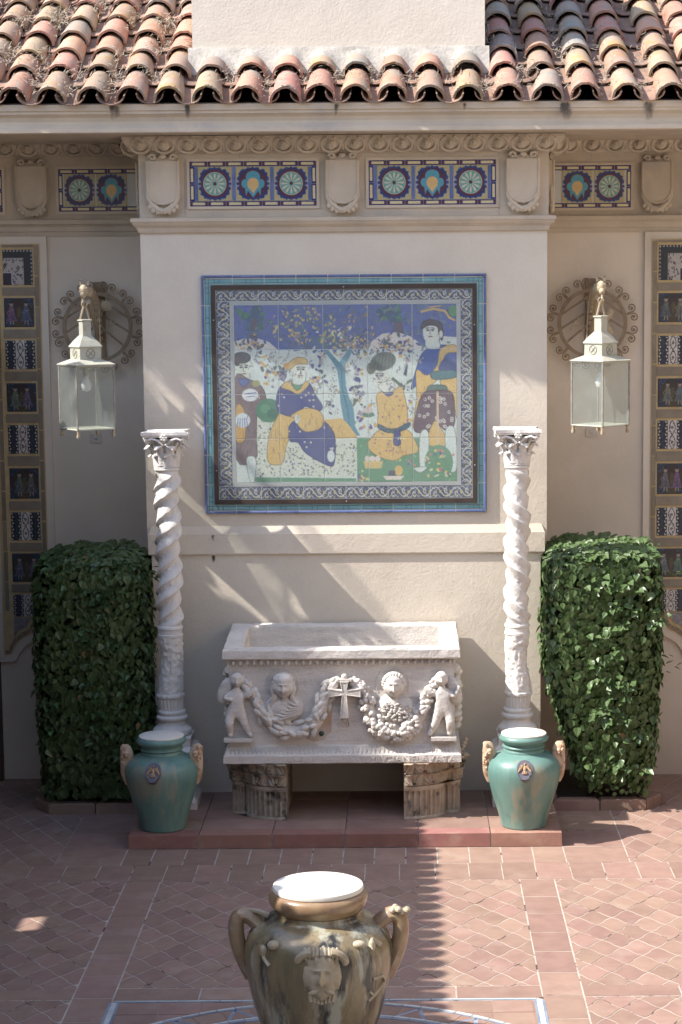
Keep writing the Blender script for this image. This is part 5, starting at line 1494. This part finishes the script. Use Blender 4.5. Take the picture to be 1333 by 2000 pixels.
def putto(bx, mir, lab):
    y = YF - .035
    s = mir
    V = [(bx, y, .985), (bx + s * .004, y, 1.05), (bx + s * .004, y, 1.10), (bx + s * .01, y - .004, 1.145), (bx + s * .01, y - .01, 1.175),
         (bx - s * .045, y, .945), (bx - s * .055, y - .028, .87), (bx - s * .045, y + .004, .80), (bx - s * .05, y - .02, .772),
         (bx + s * .045, y, .945), (bx + s * .062, y - .01, .87), (bx + s * .095, y + .004, .80), (bx + s * .115, y - .02, .772),
         (bx + s * .062, y, 1.095), (bx + s * .105, y - .03, 1.105), (bx + s * .145, y - .025, 1.15),
         (bx - s * .055, y, 1.095), (bx - s * .09, y - .025, 1.075), (bx - s * .015, y - .05, 1.07) if mir > 0 else (bx - s * .125, y, 1.16)]
    E = [(0, 1), (1, 2), (2, 3), (3, 4), (0, 5), (5, 6), (6, 7), (7, 8), (0, 9), (9, 10), (10, 11), (11, 12), (2, 13), (13, 14), (14, 15), (2, 16), (16, 17), (17, 18)]
    RA = [.058, .052, .055, .026, .022, .042, .036, .024, .018, .042, .036, .024, .018, .028, .022, .016, .028, .022, .016]
    f = skin('putto', V, E, RA, trough, MR)
    f['label'] = lab
    MB().ell((bx + s * .012, y - .012, 1.215), (.045, .046, .052), 24, 18, None, face_fn(.16)).build('head', MR, f, True)
    MB().ell((bx - s * .085, YF - .005, 1.12), (.055, .02, .11), 12, 8, Matrix.Rotation(s * .3, 3, 'Y')).build('wing', MR, f, True)
    MB().box(bx - .095, bx + .125 if s > 0 else bx + .10, YF - .075, YF, .735, .762).build('plinth', MR, f)
putto(-.832, 1, 'left cherub holding up the leaf garland')
putto(.762, -1, 'right cherub holding up the fruit garland')
# weathered figures bulging at both ends of the trough
for s in (-1, 1):
    mb = MB()
    for k in range(14):
        z = .80 + .034 * k
        mb.ell((SX + s * .885, -.70 + .05 * math.sin(k * 1.7), z), (.045 + .012 * math.sin(k * 2.2), .12, .035), 10, 6)
    mb.build('end_relief', MR, trough, True)

def fragment(s, m, lab):
    t = thing('capital_fragment', lab, 'capital fragment', (s * .68, -.5, .106), 'old capital fragments under the trough')
    # plan outline from the inner front corner round the big lobe, the notch and the small lobe to the wall side
    P = []
    for u in np.linspace(0, 1, 26): 
        a = R(90) * u
        P.append((.455 + .325 * math.sin(a), -.965 + .20 * (1 - math.cos(a)) ** 1.0))
    for u in np.linspace(.05, 1, 16):
        a = R(-100) + R(215) * u
        P.append((.835 + .062 * math.cos(a * 1 - .2), -.70 + .072 * math.sin(a - .2)))
    P += [(.80, -.45), (.79, -.15)]
    L = [0]
    for a, b in zip(P[:-1], P[1:]): L.append(L[-1] + math.hypot(b[0] - a[0], b[1] - a[1]))
    def pt(d):
        for i in range(len(L) - 1):
            if d <= L[i + 1]:
                f = (d - L[i]) / (L[i + 1] - L[i]); a, b = P[i], P[i + 1]
                return Vector((a[0] + (b[0] - a[0]) * f, a[1] + (b[1] - a[1]) * f)), Vector((b[1] - a[1], -(b[0] - a[0]))).normalized()
        return Vector(P[-1]), Vector((1, 0))
    NS = 260
    D = [L[-1] * i / NS for i in range(NS + 1)]
    def body(zs, off, name, mm):
        rs = []
        for z in zs:
            ring = []
            for d in D:
                p, n = pt(d); q = p + n * off(d, z)
                ring.append((s * q.x, q.y, z))
            ring += [(s * .455, -.15, z)]
            rs.append(ring if s < 0 else ring[::-1])
        return MB().rings(rs, True, True, True).build(name, mm, t, True)
    def flute(d, z):
        f = (d / .044) % 1.0
        return -.022 * math.sqrt(max(0, 1 - ((f - .5) / .34) ** 2)) * (1 if .125 < z < .325 else 0)
    body([.106, .118, .124, .128, .20, .26, .322, .328, .345, .349, .365], lambda d, z: flute(d, z) + (.006 if z > .34 else 0) + (.004 if z < .12 else 0), 'fluted_base', m)
    def leafy(d, z):
        u = (z - .365) / .19
        per = .155
        f = (d / per) % 1.0 - .5
        row2 = u > .52
        if row2: f = (d / per + .5) % 1.0 - .5; v = (u - .52) / .48
        else: v = u / .52
        ang = math.atan2(f * 1.5, v * .9 + .12)
        edge = abs(f) * 2
        env = max(0, 1 - edge ** 4) * min(1, (v + .06) * 5)
        vein = .007 * math.cos(ang * 15)
        o = -.012 + .052 * u ** 2.2 + (.030 * env * (1 - .35 * v) + vein * env) + .016 * max(0, v - .75) * 4 * env
        o += .020 * noise.noise(Vector((d * 14, z * 18, s * 3.0))) * (.3 + u)
        if edge < .16 and abs(v - .22) < .10: o -= .030
        return o
    body([.367 + .19 * k / 44 for k in range(45)], leafy, 'acanthus_capital', m)
    mb = MB()
    mb.tube([(s * (.88 + .045 * math.cos(q) * (1 - q / 9)), -.74, .525 + .045 * math.sin(q) * (1 - q / 9)) for q in np.linspace(-2.2, 5, 18)], .020, 7)
    mb.tube([(s * .80, -.72, .40), (s * .855, -.745, .45), (s * .90, -.76, .52)], .018, 6)
    for k in range(5): mb.ell((s * (.90 + .012 * k), -.68 + .03 * k, .56 + .02 * k), (.022, .03, .02), 7, 5)
    mb.build('leaf_scroll', m, t, True)
    return t
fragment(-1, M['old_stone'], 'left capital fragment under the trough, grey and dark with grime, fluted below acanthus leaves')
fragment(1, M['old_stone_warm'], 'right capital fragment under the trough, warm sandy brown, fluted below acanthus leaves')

# ---------------------------------------------------------------- teal jars
def jar(cx, cy, lab, ex):
    zb = .107
    t = thing('teal_jar', lab, 'jar', (cx, cy, zb), 'teal glazed jars on the step')
    prof = [(.165, .107), (.174, .112), (.177, .125), (.180, .15), (.197, .21), (.217, .28), (.239, .35), (.258, .42), (.274, .48), (.283, .53), (.284, .565), (.276, .60), (.256, .632), (.220, .662), (.172, .680), (.158, .686), (.160, .694), (.157, .700), (.152, .712), (.158, .722), (.166, .728), (.164, .735), (.152, .742), (.153, .752), (.172, .765), (.186, .778), (.190, .79), (.186, .802), (.178, .812), (.170, .818), (.0, .818)]
    def wob(a, z): return .003 * noise.noise(Vector((math.cos(a) * 1.5, math.sin(a) * 1.5, z * 3 + cx)))
    MB().lathe(cx, cy, prof[:-1], 56, wob).build('body', M['jar'], t, True)
    MB().lathe(cx, cy, [(.166, .816), (.171, .819), (.171, .828), (.166, .831)], 48).build('lid', M['lid'], t, True)
    for s in (-1, 1):
        mb = MB()
        rs = []
        for z, x, w, d in ((.45, .258, .010, .012), (.50, .272, .018, .018), (.56, .278, .028, .026), (.61, .272, .036, .034), (.65, .260, .038, .040), (.69, .260, .033, .038), (.72, .268, .030, .034), (.745, .275, .024, .027), (.764, .276, .011, .012)):
            rs.append([(cx + s * (x + (d + .012) * math.cos(q) * (1 + .10 * math.sin(3 * q + z * 40))), cy - .02 + w * math.sin(q), z) for q in np.linspace(0, 2 * math.pi, 15)[:-1]])
        mb.rings(rs if s > 0 else [r[::-1] for r in rs], True, True, True)
        mb.ell((cx + s * .262, cy - .055, .70), (.022, .026, .02), 9, 6); mb.ell((cx + s * .262, cy - .065, .684), (.014, .018, .012), 8, 5)
        mb.ell((cx + s * .285, cy - .05, .745), (.012, .014, .018), 7, 5)
        for k in range(26):
            a = random.uniform(-1.4, 1.4); z = random.uniform(.56, .75)
            mb.ell((cx + s * (.276 + .03 * math.cos(a)), cy - .02 + .042 * math.sin(a), z), (.010, .011, .014), 6, 4)
        mb.build('lion_handle', M['terracotta'], t, True)
    # oval shield with a spread eagle
    a = -math.pi / 2 + ex
    zc = .605
    nrm = Vector((math.cos(a) * .80, math.sin(a) * .80, .60)); td = Vector((-math.sin(a), math.cos(a), 0)); ud = nrm.cross(td) * -1
    if ud.z < 0: ud = -ud
    c0 = Vector((cx + .268 * math.cos(a), cy + .268 * math.sin(a), zc))
    def pl(P, h0, h1):
        mb = MB(); n = len(P)
        mb.add([c0 + td * x + ud * y + nrm * h for h in (h1, h0) for x, y in P], [tuple(range(n))] + [(i, i + n, (i + 1) % n + n, (i + 1) % n) for i in range(n)])
        return mb
    ov = [(.060 * math.cos(q), .072 * math.sin(q) - (.018 if math.sin(q) < -.9 else 0)) for q in np.linspace(0, 2 * math.pi, 29)[:-1]]
    cb = pl(ov, -.03, .010).build('crest', M['crest_blue'], t)
    mb = MB()
    def e(x, y, rx, ry, an=0, h=.012, rz=.012):
        Rm = Matrix((td, ud, nrm)).transposed().to_3x3() @ Matrix.Rotation(an, 3, 'Z')
        mb.ell(c0 + td * x + ud * y + nrm * h, (rx, ry, rz), 8, 5, Rm)
    e(0, -.002, .014, .028); e(0, .034, .009, .011); e(.008, .036, .007, .004)
    for sg in (-1, 1):
        for k in range(5): e(sg * (.018 + .006 * k), .012 - .010 * k + .008, .018, .007, sg * (.5 - .35 * k))
        e(sg * .012, -.034, .006, .012, sg * .4)
    e(0, -.044, .026, .006); e(0, -.032, .010, .012)
    mb.build('eagle', M['crest_tan'], cb, True)
    return t
jar(-1.391, -1.15, 'left teal jar in shade before the left column, darker than its twin', -.12)
jar(1.372, -1.15, 'right teal jar in sunlight at the right end of the step, its glaze pale', -.03)

# ---------------------------------------------------------------- big urn in the foreground
urn = thing('brown_urn', 'large mottled olive brown urn with loop handles, horned mask and white lid, in front', 'urn', (-.012, -5.6, 0))
ux, uy = -.012, -5.6
prof = [(.235, 0), (.245, .01), (.25, .03), (.262, .07), (.30, .15), (.335, .24), (.363, .34), (.386, .44), (.402, .53), (.408, .60), (.402, .66), (.385, .71), (.352, .752), (.305, .785), (.268, .80), (.25, .806), (.243, .812), (.236, .822), (.233, .834), (.236, .842)]
MB().lathe(ux, uy, prof, 72, lambda a, z: .004 * noise.noise(Vector((math.cos(a) * 1.3, math.sin(a) * 1.3, z * 2.2)))).build('body', M['urn'], urn, True)
MB().lathe(ux, uy, [(.228, .838), (.232, .846), (.248, .866), (.262, .878), (.2685, .892), (.2715, .912), (.268, .930), (.258, .944), (.245, .952), (.232, .953)], 64, lambda a, z: .003 * noise.noise(Vector((math.cos(a) * 2, math.sin(a) * 2, z * 4)))).build('rim', M['urn_rim'], urn, True)
MB().lathe(ux, uy, [(.238, .951), (.247, .955), (.249, .968), (.245, .979), (.238, .982)], 64).build('lid', M['lid'], urn, True)
for s in (-1, 1):
    P = [(ux + s * .315, uy, .745), (ux + s * .355, uy, .785), (ux + s * .40, uy, .812), (ux + s * .438, uy, .795), (ux + s * .452, uy, .745), (ux + s * .447, uy, .68), (ux + s * .432, uy, .615), (ux + s * .405, uy, .545), (ux + s * .37, uy, .47)]
    # smooth the loop
    Q = []
    for i in range(len(P) - 1):
        p0, p1, p2, p3 = [Vector(P[max(0, min(len(P) - 1, i + k))]) for k in (-1, 0, 1, 2)]
        for u in (0, .33, .66):
            Q.append(.5 * ((2 * p1) + (p2 - p0) * u + (2 * p0 - 5 * p1 + 4 * p2 - p3) * u * u + (3 * p1 - p0 - 3 * p2 + p3) * u ** 3))
    Q.append(Vector(P[-1]))
    mb = MB()
    rs = []
    for i, q in enumerate(Q):
        a = Q[max(0, i - 1)]; b = Q[min(len(Q) - 1, i + 1)]; tt = (b - a).normalized(); n = Vector((tt.z, 0, -tt.x))
        w, h = .055 - .012 * math.sin(i / len(Q) * math.pi), .044
        rs.append([q + Vector((0, 1, 0)) * w * math.cos(t) * (1 + .12 * math.cos(2 * t)) + n * h * math.sin(t) for t in np.linspace(0, 2 * math.pi, 13)[:-1]])
    mb.rings(rs, True, True, True)
    hn = mb.build('handle', M['urn_rim'], urn, True)
    mb = MB()
    if s > 0:
        for k in range(6): mb.ell((ux + .405 + .016 * k, uy - .03 + .012 * math.sin(k * 2), .842 + .012 * math.sin(k * 1.3)), (.022, .03, .018), 8, 5)
    else:
        mb.tube([(ux - .27, uy - .03, .815), (ux - .33, uy - .02, .838), (ux - .385, uy - .01, .842)], lambda u: .018 - .006 * u, 7)
    # leaf-shaped foot of the handle on the shoulder
    def on(ax, z, rr_): return Vector((ux + rr_ * math.cos(ax), uy + rr_ * math.sin(ax), z))
    if s < 0:
        mb.ell(on(R(-128), .735, .372), (.034, .03, .026), 10, 7); mb.ell(on(R(-136), .695, .395), (.022, .02, .034), 9, 6)
        mb.tube([on(R(-140), .72, .385), on(R(-134), .66, .403), on(R(-128), .63, .407)], .012, 6)
    else:
        mb.ell(on(R(-52), .735, .37), (.04, .03, .022), 10, 7); mb.ell(on(R(-40), .715, .385), (.02, .022, .034), 9, 6)
        mb.tube([on(R(-44), .70, .395), on(R(-36), .735, .37), on(R(-30), .70, .39)], .016, 6)
        mb.tube([on(R(-42), .535, .405), on(R(-30), .53, .407), on(R(-26), .49, .402), on(R(-36), .44, .385), on(R(-44), .41, .38)], .009, 6)
        mb.tube([on(R(-44), .47, .392), on(R(-38), .43, .385), on(R(-30), .46, .392)], .008, 6)
    o = mb.build('handle_leaf', M['urn_mask'], hn, True); o['kind'] = 'stuff'
# horned mask
mk = thing('x', 'x', 'x', (0, 0, 0)); bpy.data.objects.remove(mk)
fx, fy, fz = ux + .03, uy - .385, .60
tilt = Matrix.Rotation(R(-8), 3, 'X')
mb = MB()
def mask_fn(d):
    k = face_fn(.12)(d)
    x, z = d.x, d.z
    if d.y < .1:
        k += .16 * gau(x, z, 0, -.08, .13, .26) + .07 * (gau(x, z, .3, .24, .25, .07) + gau(x, z, -.3, .24, .25, .07))
        k -= .10 * gau(x, z, 0, -.50, .24, .06)
        k += .10 * gau(x, z, 0, -.85, .3, .2)
        if z > .45: k += .08 * math.sin(16 * math.atan2(x, z + .2))
    return k
mb.ell((fx, fy, fz), (.068, .050, .105), 36, 28, tilt, mask_fn)
for sg in (-1, 1):
    mb.tube([(fx + sg * (.035 + .055 * math.sin(q * .9)), fy - .018 + .012 * q, fz + .075 + .028 * math.cos(q * 1.4)) for q in np.linspace(0, 3.2, 12)], lambda u: .020 - .008 * u, 8)
    mb.ell((fx + sg * .085, fy + .02, fz - .005), (.022, .014, .034), 9, 6)
    mb.ell((fx + sg * .028, fy - .04, fz - .065), (.026, .010, .010), 8, 5, Matrix.Rotation(sg * .4, 3, 'Y'))
for k in range(9): mb.tube([(fx + (-.055 + .0138 * k), fy - .012, fz + .06), (fx + (-.060 + .015 * k), fy - .026, fz + .095), (fx + (-.062 + .0155 * k), fy + .0, fz + .118)], .007, 5)
for k in range(7): mb.tube([(fx - .045 + .015 * k, fy - .02, fz - .085), (fx - .04 + .0133 * k, fy - .028, fz - .125 + .004 * abs(k - 3))], .009, 5)
mb.V = [(fx + (x - fx) * 1.4, fy + (y - fy) * 1.35 + .012, fz + (z - fz) * 1.22) for x, y, z in mb.V]
mb.build('mask', M['urn_mask'], urn, True)

# ---------------------------------------------------------------- clipped hedges in kerbed beds
def leaf_mesh():
    mb = MB()
    mb.add([(0, 0, 0), (-.030, .012, .006), (-.034, .032, .008), (-.018, .062, .002), (0, .086, -.008), (.018, .062, .002), (.034, .032, .008), (.030, .012, .006), (0, .035, -.003), (0, .062, -.005)],
           [(0, 8, 2, 1), (8, 9, 3, 2), (9, 4, 3), (0, 7, 6, 8), (8, 6, 5, 9), (9, 5, 4)])
    return mb
LM = leaf_mesh()
LM.V = [(x * .74, y * .74, z * .74) for x, y, z in LM.V]
def hedge(s, lab, klab):
    q = random.Random(11 if s > 0 else 12)
    xc = s * 2.08
    kb = thing('planting_bed', klab, 'planting bed', (xc, .3, 0), 'kerbed beds of the hedges')
    def pl(x0, x1, yf, yb, ch): return [(x0, yb), (x0, yf), (x1 - ch, yf), (x1, yf + ch * 1.3), (x1, yb)]
    out = pl(1.66, 2.56, -.335, .86, .15); inn = pl(1.70, 2.46, -.235, .86, .11)
    seg = []
    cuts = [(0, 1), (1, 2), (2, 3), (3, 4)]
    for i, j in cuts:
        n = max(1, round(math.hypot(out[i][0] - out[j][0], out[i][1] - out[j][1]) / .42))
        for k in range(n):
            u0, u1 = (k + .012) / n, (k + .988) / n
            L2 = lambda A, B, u: (s * (A[0] + (B[0] - A[0]) * u), A[1] + (B[1] - A[1]) * u)
            P = [L2(out[i], out[j], u0), L2(out[i], out[j], u1), L2(inn[i], inn[j], u1), L2(inn[i], inn[j], u0)]
            if s < 0: P = P[::-1]
            mb = MB(); ctr = ((P[0][0] + P[2][0]) / 2, (P[0][1] + P[2][1]) / 2)
            mb.rings([[(x, y, z) for x, y in [(ctr[0] + (p[0] - ctr[0]) * kx, ctr[1] + (p[1] - ctr[1]) * kx) for p in P]] for z, kx in ((0, 1), (.075, 1), (.09, .90))], True, True, True)
            mb.build('kerb_tile', M['floor'], kb)
    MB().prism([(s * x, y) for x, y in inn][::s], .0, .05, 'z').build('soil', M['soil'], kb)
    t = thing('clipped_hedge', lab, 'hedge', (xc, .25, .04), 'clipped ivy hedges beside the bay')
    ztop = 2.10 if s < 0 else 2.13
    def half(z):
        u = (z - .2) / (ztop - .2)
        if s > 0:
            cx = 2.055 + (.12 * max(0, 1 - u * 1.9)); hw = .468 - .20 * max(0, 1 - u * 1.9) ** 1.2
        else:
            cx = -2.035; hw = .462 - .03 * max(0, 1 - u * 2)
        hy = .36 - .08 * max(0, 1 - u * 1.5)
        return cx, hw, hy
    yc = -.09
    def surf(a, z, k=1.):
        cx, hw, hy = half(z)
        ca_, sa_ = math.cos(a), math.sin(a)
        e = 1 / ((abs(ca_) ** 5 + abs(sa_) ** 5) ** .2)
        tz = max(0, (z - (ztop - .20)) / .20); rnd = math.sqrt(max(0, 1 - .48 * tz * tz))
        b = 1 + .07 * noise.noise(Vector((ca_ * 2.2, sa_ * 2.2 + 5 * s, z * 2.6))) + .05 * noise.noise(Vector((ca_ * 6, sa_ * 6 + 3 * s, z * 8)))
        nr = Vector((ca_ ** 3 if ca_ > 0 else -abs(ca_) ** 3, sa_ ** 3 if sa_ > 0 else -abs(sa_) ** 3, .55 * tz)).normalized()
        return Vector((cx + hw * e * ca_ * k * b * rnd, yc + hy * e * sa_ * k * b * rnd, z)), nr
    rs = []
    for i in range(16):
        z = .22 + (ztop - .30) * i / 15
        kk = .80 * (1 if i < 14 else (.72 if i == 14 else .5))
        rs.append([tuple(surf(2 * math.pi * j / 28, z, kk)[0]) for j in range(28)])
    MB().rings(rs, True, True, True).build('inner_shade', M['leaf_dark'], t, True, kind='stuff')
    stem = MB()
    for k in range(4):
        cx, hw, hy = half(.4)
        x = cx + q.uniform(-.2, .25); y = yc + q.uniform(-.1, .1)
        stem.tube([(x, y, .02), (x + .02, y, .25), (x + q.uniform(-.1, .1), y, .6)], .022, 6)
    stem.build('stem', M['bark'], t, True)
    items = []
    N = 9500
    for k in range(N):
        a = q.uniform(0, 2 * math.pi)
        if math.sin(a) > .75 and q.random() < .8: a = -a
        if q.random() < .24:
            z = ztop; cx, hw, hy = half(z); u, v = q.uniform(-1, 1), q.uniform(-1, 1)
            if abs(u) ** 5 + abs(v) ** 5 > 1: continue
            p = Vector((cx + hw * .92 * u, yc + hy * .92 * v, z - .04 * (1 - v) - .05 * abs(u) ** 4 + q.uniform(-.04, .045) + .03 * noise.noise(Vector((u * 3, v * 3, s)))))
            nr = Vector((u * .2 - .12, v * .1 - .55, 1)).normalized()
        else:
            z = .16 + (ztop - .16) * q.random() ** .95
            if s > 0 and z < .3 and q.random() < .7: continue
            p, nr = surf(a, z, 1 - abs(q.gauss(0, .075)) + .015)
        d = Vector((q.gauss(0, .45), q.gauss(0, .45), -1 if abs(nr.z) < .7 else q.gauss(0, .4))).normalized()
        n2 = (nr + Vector((q.gauss(0, .42), q.gauss(0, .34), q.gauss(.06, .36)))).normalized()
        if nr.y < -.8: n2 = (nr + Vector((q.gauss(.20, .30), 0, q.gauss(-.26, .26)))).normalized()
        elif nr.z > .6: n2 = (nr + Vector((q.gauss(-.2, .22), q.gauss(-.1, .22), .35))).normalized()
        d = (d - n2 * d.dot(n2))
        if d.length < .2: d = n2.cross(Vector((0, 1, .2)))
        d.normalize(); x = d.cross(n2)
        Mx = Matrix((x, d, n2)).transposed()
        sc = q.choice((q.uniform(.45, .8), q.uniform(.7, 1.1), q.uniform(.9, 1.4)))
        items.append((p, Mx, sc))
    # sprigs standing a little proud of the clipped face
    for _ in range(46):
        a = R(-90) + q.gauss(.12, .42); z = .3 + (ztop - .42) * q.random() ** .8
        p, nr = surf(a, z, 1.0)
        for k in range(q.randint(4, 7)):
            n2 = (nr * .5 + Vector((q.gauss(-.45, .3), q.gauss(0, .2), q.gauss(.85, .3)))).normalized()
            d = (nr + Vector((q.gauss(0, .6), 0, q.gauss(-.5, .4)))).normalized(); d = (d - n2 * d.dot(n2)).normalized()
            items.append((p + nr * q.uniform(.02, .07) + Vector((q.gauss(0, .035), 0, q.gauss(0, .04))), Matrix((d.cross(n2), d, n2)).transposed(), q.uniform(.7, 1.2)))
    front = [i for i, it in enumerate(items) if it[0].y < -.02 and it[0].z > .25]
    q.shuffle(front)
    pick = set(front[:240])
    big = MB(); lm = LM.mesh('leaf', M['leaf'])
    for i, (p, Mx, sc) in enumerate(items):
        if i in pick:
            o = bpy.data.objects.new('leaf', lm); COL.objects.link(o); o.parent = t
            M4 = Mx.to_4x4(); M4 = M4 @ Matrix.Scale(sc * 1.08, 4); M4.translation = p + Vector((0, -.012, 0)) - t.location
            o.matrix_local = M4
        else: big.add([p + Mx @ (Vector(v) * sc) for v in LM.V], LM.F)
    big.build('foliage', M['leaf'], t, kind='stuff')
    dry = MB()
    for p, Mx, sc in q.sample(items, 26): dry.add([p + Mx @ (Vector(v) * sc * .8) + Vector((0, -.012, .004)) for v in LM.V], LM.F)
    dry.build('dry_leaves', M['dry_leaf'], t, kind='stuff')
    tw = MB()
    for _ in range(60):
        p, Mx, sc = q.choice(items); d = Vector((q.gauss(0, .5), q.gauss(-.5, .3), q.gauss(.5, .5))).normalized() * q.uniform(.05, .11)
        tw.tube([p, p + d * .6, p + d + Vector((0, 0, -.01))], .0022, 4)
        for k in range(2):
            e = p + d * (.6 + .4 * k); tw.add([e + Mx @ (Vector(v) * .5) for v in LM.V], LM.F)
    tw.build('stray_shoots', M['leaf'], t, kind='stuff')
hedge(-1, 'clipped ivy hedge in full shade, left of the bay behind the dark jar', 'kerbed bed in shade under the left hedge')
hedge(1, 'clipped ivy hedge with sunlit top and left side, right of the bay', 'kerbed bed with terracotta edge under the right hedge')

# ---------------------------------------------------------------- rest of the courtyard (outside the picture; shades and lights it)
wing = thing('side_wing', 'unseen low tiled wing along the left side of the courtyard, walls made dark to cut bounce light', 'building', (-4.2, -4, 0))
mb = MB()
for a in ((-11, -4.30, 0, 5.2), (-3.98, .7, 0, 5.2), (-4.30, -3.98, 0, 3.72), (-4.30, -3.98, 4.02, 5.2)):
    mb.box(-5.7, -5.55, a[0], a[1], a[2], a[3])
mb.build('wall', M['wood'], wing)  # walls made dark so little light bounces to the lower left
MB().box(-5.55, -3.05, .62, .7, 0, 3.6).build('end_wall', M['wood'], wing)
for k in range(6):
    y = -1.2 - 1.9 * k
    MB().box(-3.9, -3.6, y - .15, y + .15, 0, 3.5).build('post', M['wood'], wing)
MB().box(-3.92, -3.58, -11, .6, 3.5, 3.72).build('beam', M['wood'], wing)
EXL, EZL = -2.90, 3.78
ar = R(22)
def onl(s_, y, h): return (EXL - s_ * math.cos(ar) + h * math.sin(ar), y, EZL + s_ * math.sin(ar) + h * math.cos(ar))
MB().prism([onl(.14, 0, 0)[::2], onl(3.0, 0, 0)[::2], onl(3.0, 0, -.10)[::2], onl(.14, 0, -.10)[::2]][::-1], -11, .62, 'y').build('roof_deck', M['under'], wing)
mb = MB()
for k in range(58):
    y = .53 - k * .1975
    for i in range(7):
        rs = []
        for u in (0, 1):
            ro = [onl(i * .40 + u * .46 - (.0 if i else .0), y + (.089 - .012 * u) * math.cos(a), .01 + (.089 - .012 * u) * math.sin(a)) for a in np.linspace(0, math.pi, 9)]
            ri = [onl(i * .40 + u * .46, y + (.076 - .012 * u) * math.cos(a), .01 + (.076 - .012 * u) * math.sin(a)) for a in np.linspace(math.pi, 0, 9)]
            rs.append(ro + ri)
        mb.rings(rs, True, True, True)
    # pans
    rs = []
    for u in (.05, 2.9):
        rs.append([onl(u, y - .0988 + .075 * math.cos(a), .03 - .05 * math.sin(a)) for a in np.linspace(0, math.pi, 6)] + [onl(u, y - .0988 + .065 * math.cos(a), .04 - .05 * math.sin(a)) for a in np.linspace(math.pi, 0, 6)])
    mb.rings(rs, True, True, True)
mb.build('roof_tiles', M['pan'], wing, kind='stuff')
palm = thing('palm_tree', 'tall palm with drooping fronds behind the left wing', 'palm tree', (-6.3, -2.4, 0))
MB().lathe(-6.3, -2.4, [(.24, 0), (.18, 1), (.16, 4), (.15, 7.6), (.2, 7.9), (.05, 8.05)], 14, lambda a, z: .012 * math.sin(z * 40)).build('trunk', M['bark'], palm, True)
def frond(path, L, seed, n=46, u0=.18):
    q = random.Random(seed); P = [Vector(p) for p in path]; mb = MB()
    def at(u):
        f = u * (len(P) - 1); i = min(len(P) - 2, int(f)); return P[i].lerp(P[i + 1], f - i)
    mb.tube([at(u) for u in np.linspace(0, 1, 14)], lambda u: .022 - .016 * u, 5)
    for k in range(n):
        u = u0 + (1 - u0) * k / n
        p = at(u); d = (at(min(1, u + .03)) - at(max(0, u - .03))).normalized()
        sd = d.cross(Vector((0, 0, 1))).normalized()
        for sg in (-1, 1):
            l = L * math.sin(math.pi * (.12 + .84 * u)) * q.uniform(.8, 1.1)
            e = (d * .75 + sd * sg * .75 + Vector((0, 0, -.45))).normalized() * l
            w = d * .016
            m_ = p + e * .55 + Vector((0, 0, .02)); tp = p + e + Vector((0, 0, -.12 * l))
            mb.add([p - w, p + w, m_ + w, m_ - w, tp], [(0, 1, 2, 3), (3, 2, 4)])
    mb.build('frond', M['palm'], palm)
cr0 = (-6.3, -2.4, 7.95)
frond([cr0, (-5.9, -2.1, 7.85), (-5.4, -1.6, 7.3), (-4.95, -1.12, 6.62), (-4.5, -1.03, 6.2), (-4.05, -1.0, 5.82), (-3.7, -.98, 5.48)], .25, 1, 60, .42)
frond([cr0, (-5.8, -2.05, 7.6), (-5.3, -1.65, 6.95), (-4.9, -1.25, 6.4), (-4.5, -1.14, 6.0), (-4.15, -1.12, 5.65)], .22, 2, 50, .5)
frond([cr0, (-6.0, -2.0, 8.2), (-5.6, -1.45, 8.05), (-5.35, -1.0, 7.65), (-5.05, -.96, 7.15), (-4.88, -.96, 6.8)], .24, 3, 20, .62)
frond([cr0, (-6.1, -1.9, 8.3), (-5.75, -1.3, 8.2), (-5.5, -.95, 7.8), (-5.2, -.9, 7.35)], .2, 4, 12, .7)
for k in range(12):
    a = R(150) + R(70) * k / 11
    d = Vector((math.cos(a), math.sin(a), 0))
    c0 = Vector(cr0)
    frond([c0, c0 + d * .6 + Vector((0, 0, .35)), c0 + d * 1.3 + Vector((0, 0, .3)), c0 + d * 1.9 + Vector((0, 0, -.25)), c0 + d * 2.25 + Vector((0, 0, -.95))], .42, 20 + k, 30)
rw = thing('bounce_wing', 'unseen wing added on the right, stucco above for warm bounce light, dark below to absorb it', 'building', (6.6, -4, 0))
MB().box(5.4, 6, -12, .87, 3.1, 7.2).build('wall', M['wall_far'], rw)  # upper storey in stucco, added as warm bounce for the upper walls
MB().box(5.8, 6, -12, .87, 0, 3.1).build('bounce_absorber', M['wood'], rw)  # added dark mass, soaks up bounce so the lower court stays dim
MB().prism([(5.2, 7.2), (9, 8.6), (9, 8.7), (5.2, 7.3)], -12, .86, 'y').build('roof', M['pan'], rw)
hw = thing('rear_building', 'unseen stucco building behind the viewpoint, made tall to hold back sky light', 'building', (0, -20, 0))
MB().box(-12, 12, -19, -17.4, 0, 13).build('wall', M['wall_far'], hw)  # unseen, set close and high to cut the sky fill
MB().box(-12, -4.8, -17.35, -11.2, 0, 6.5).build('annexe', M['wall_far'], hw)
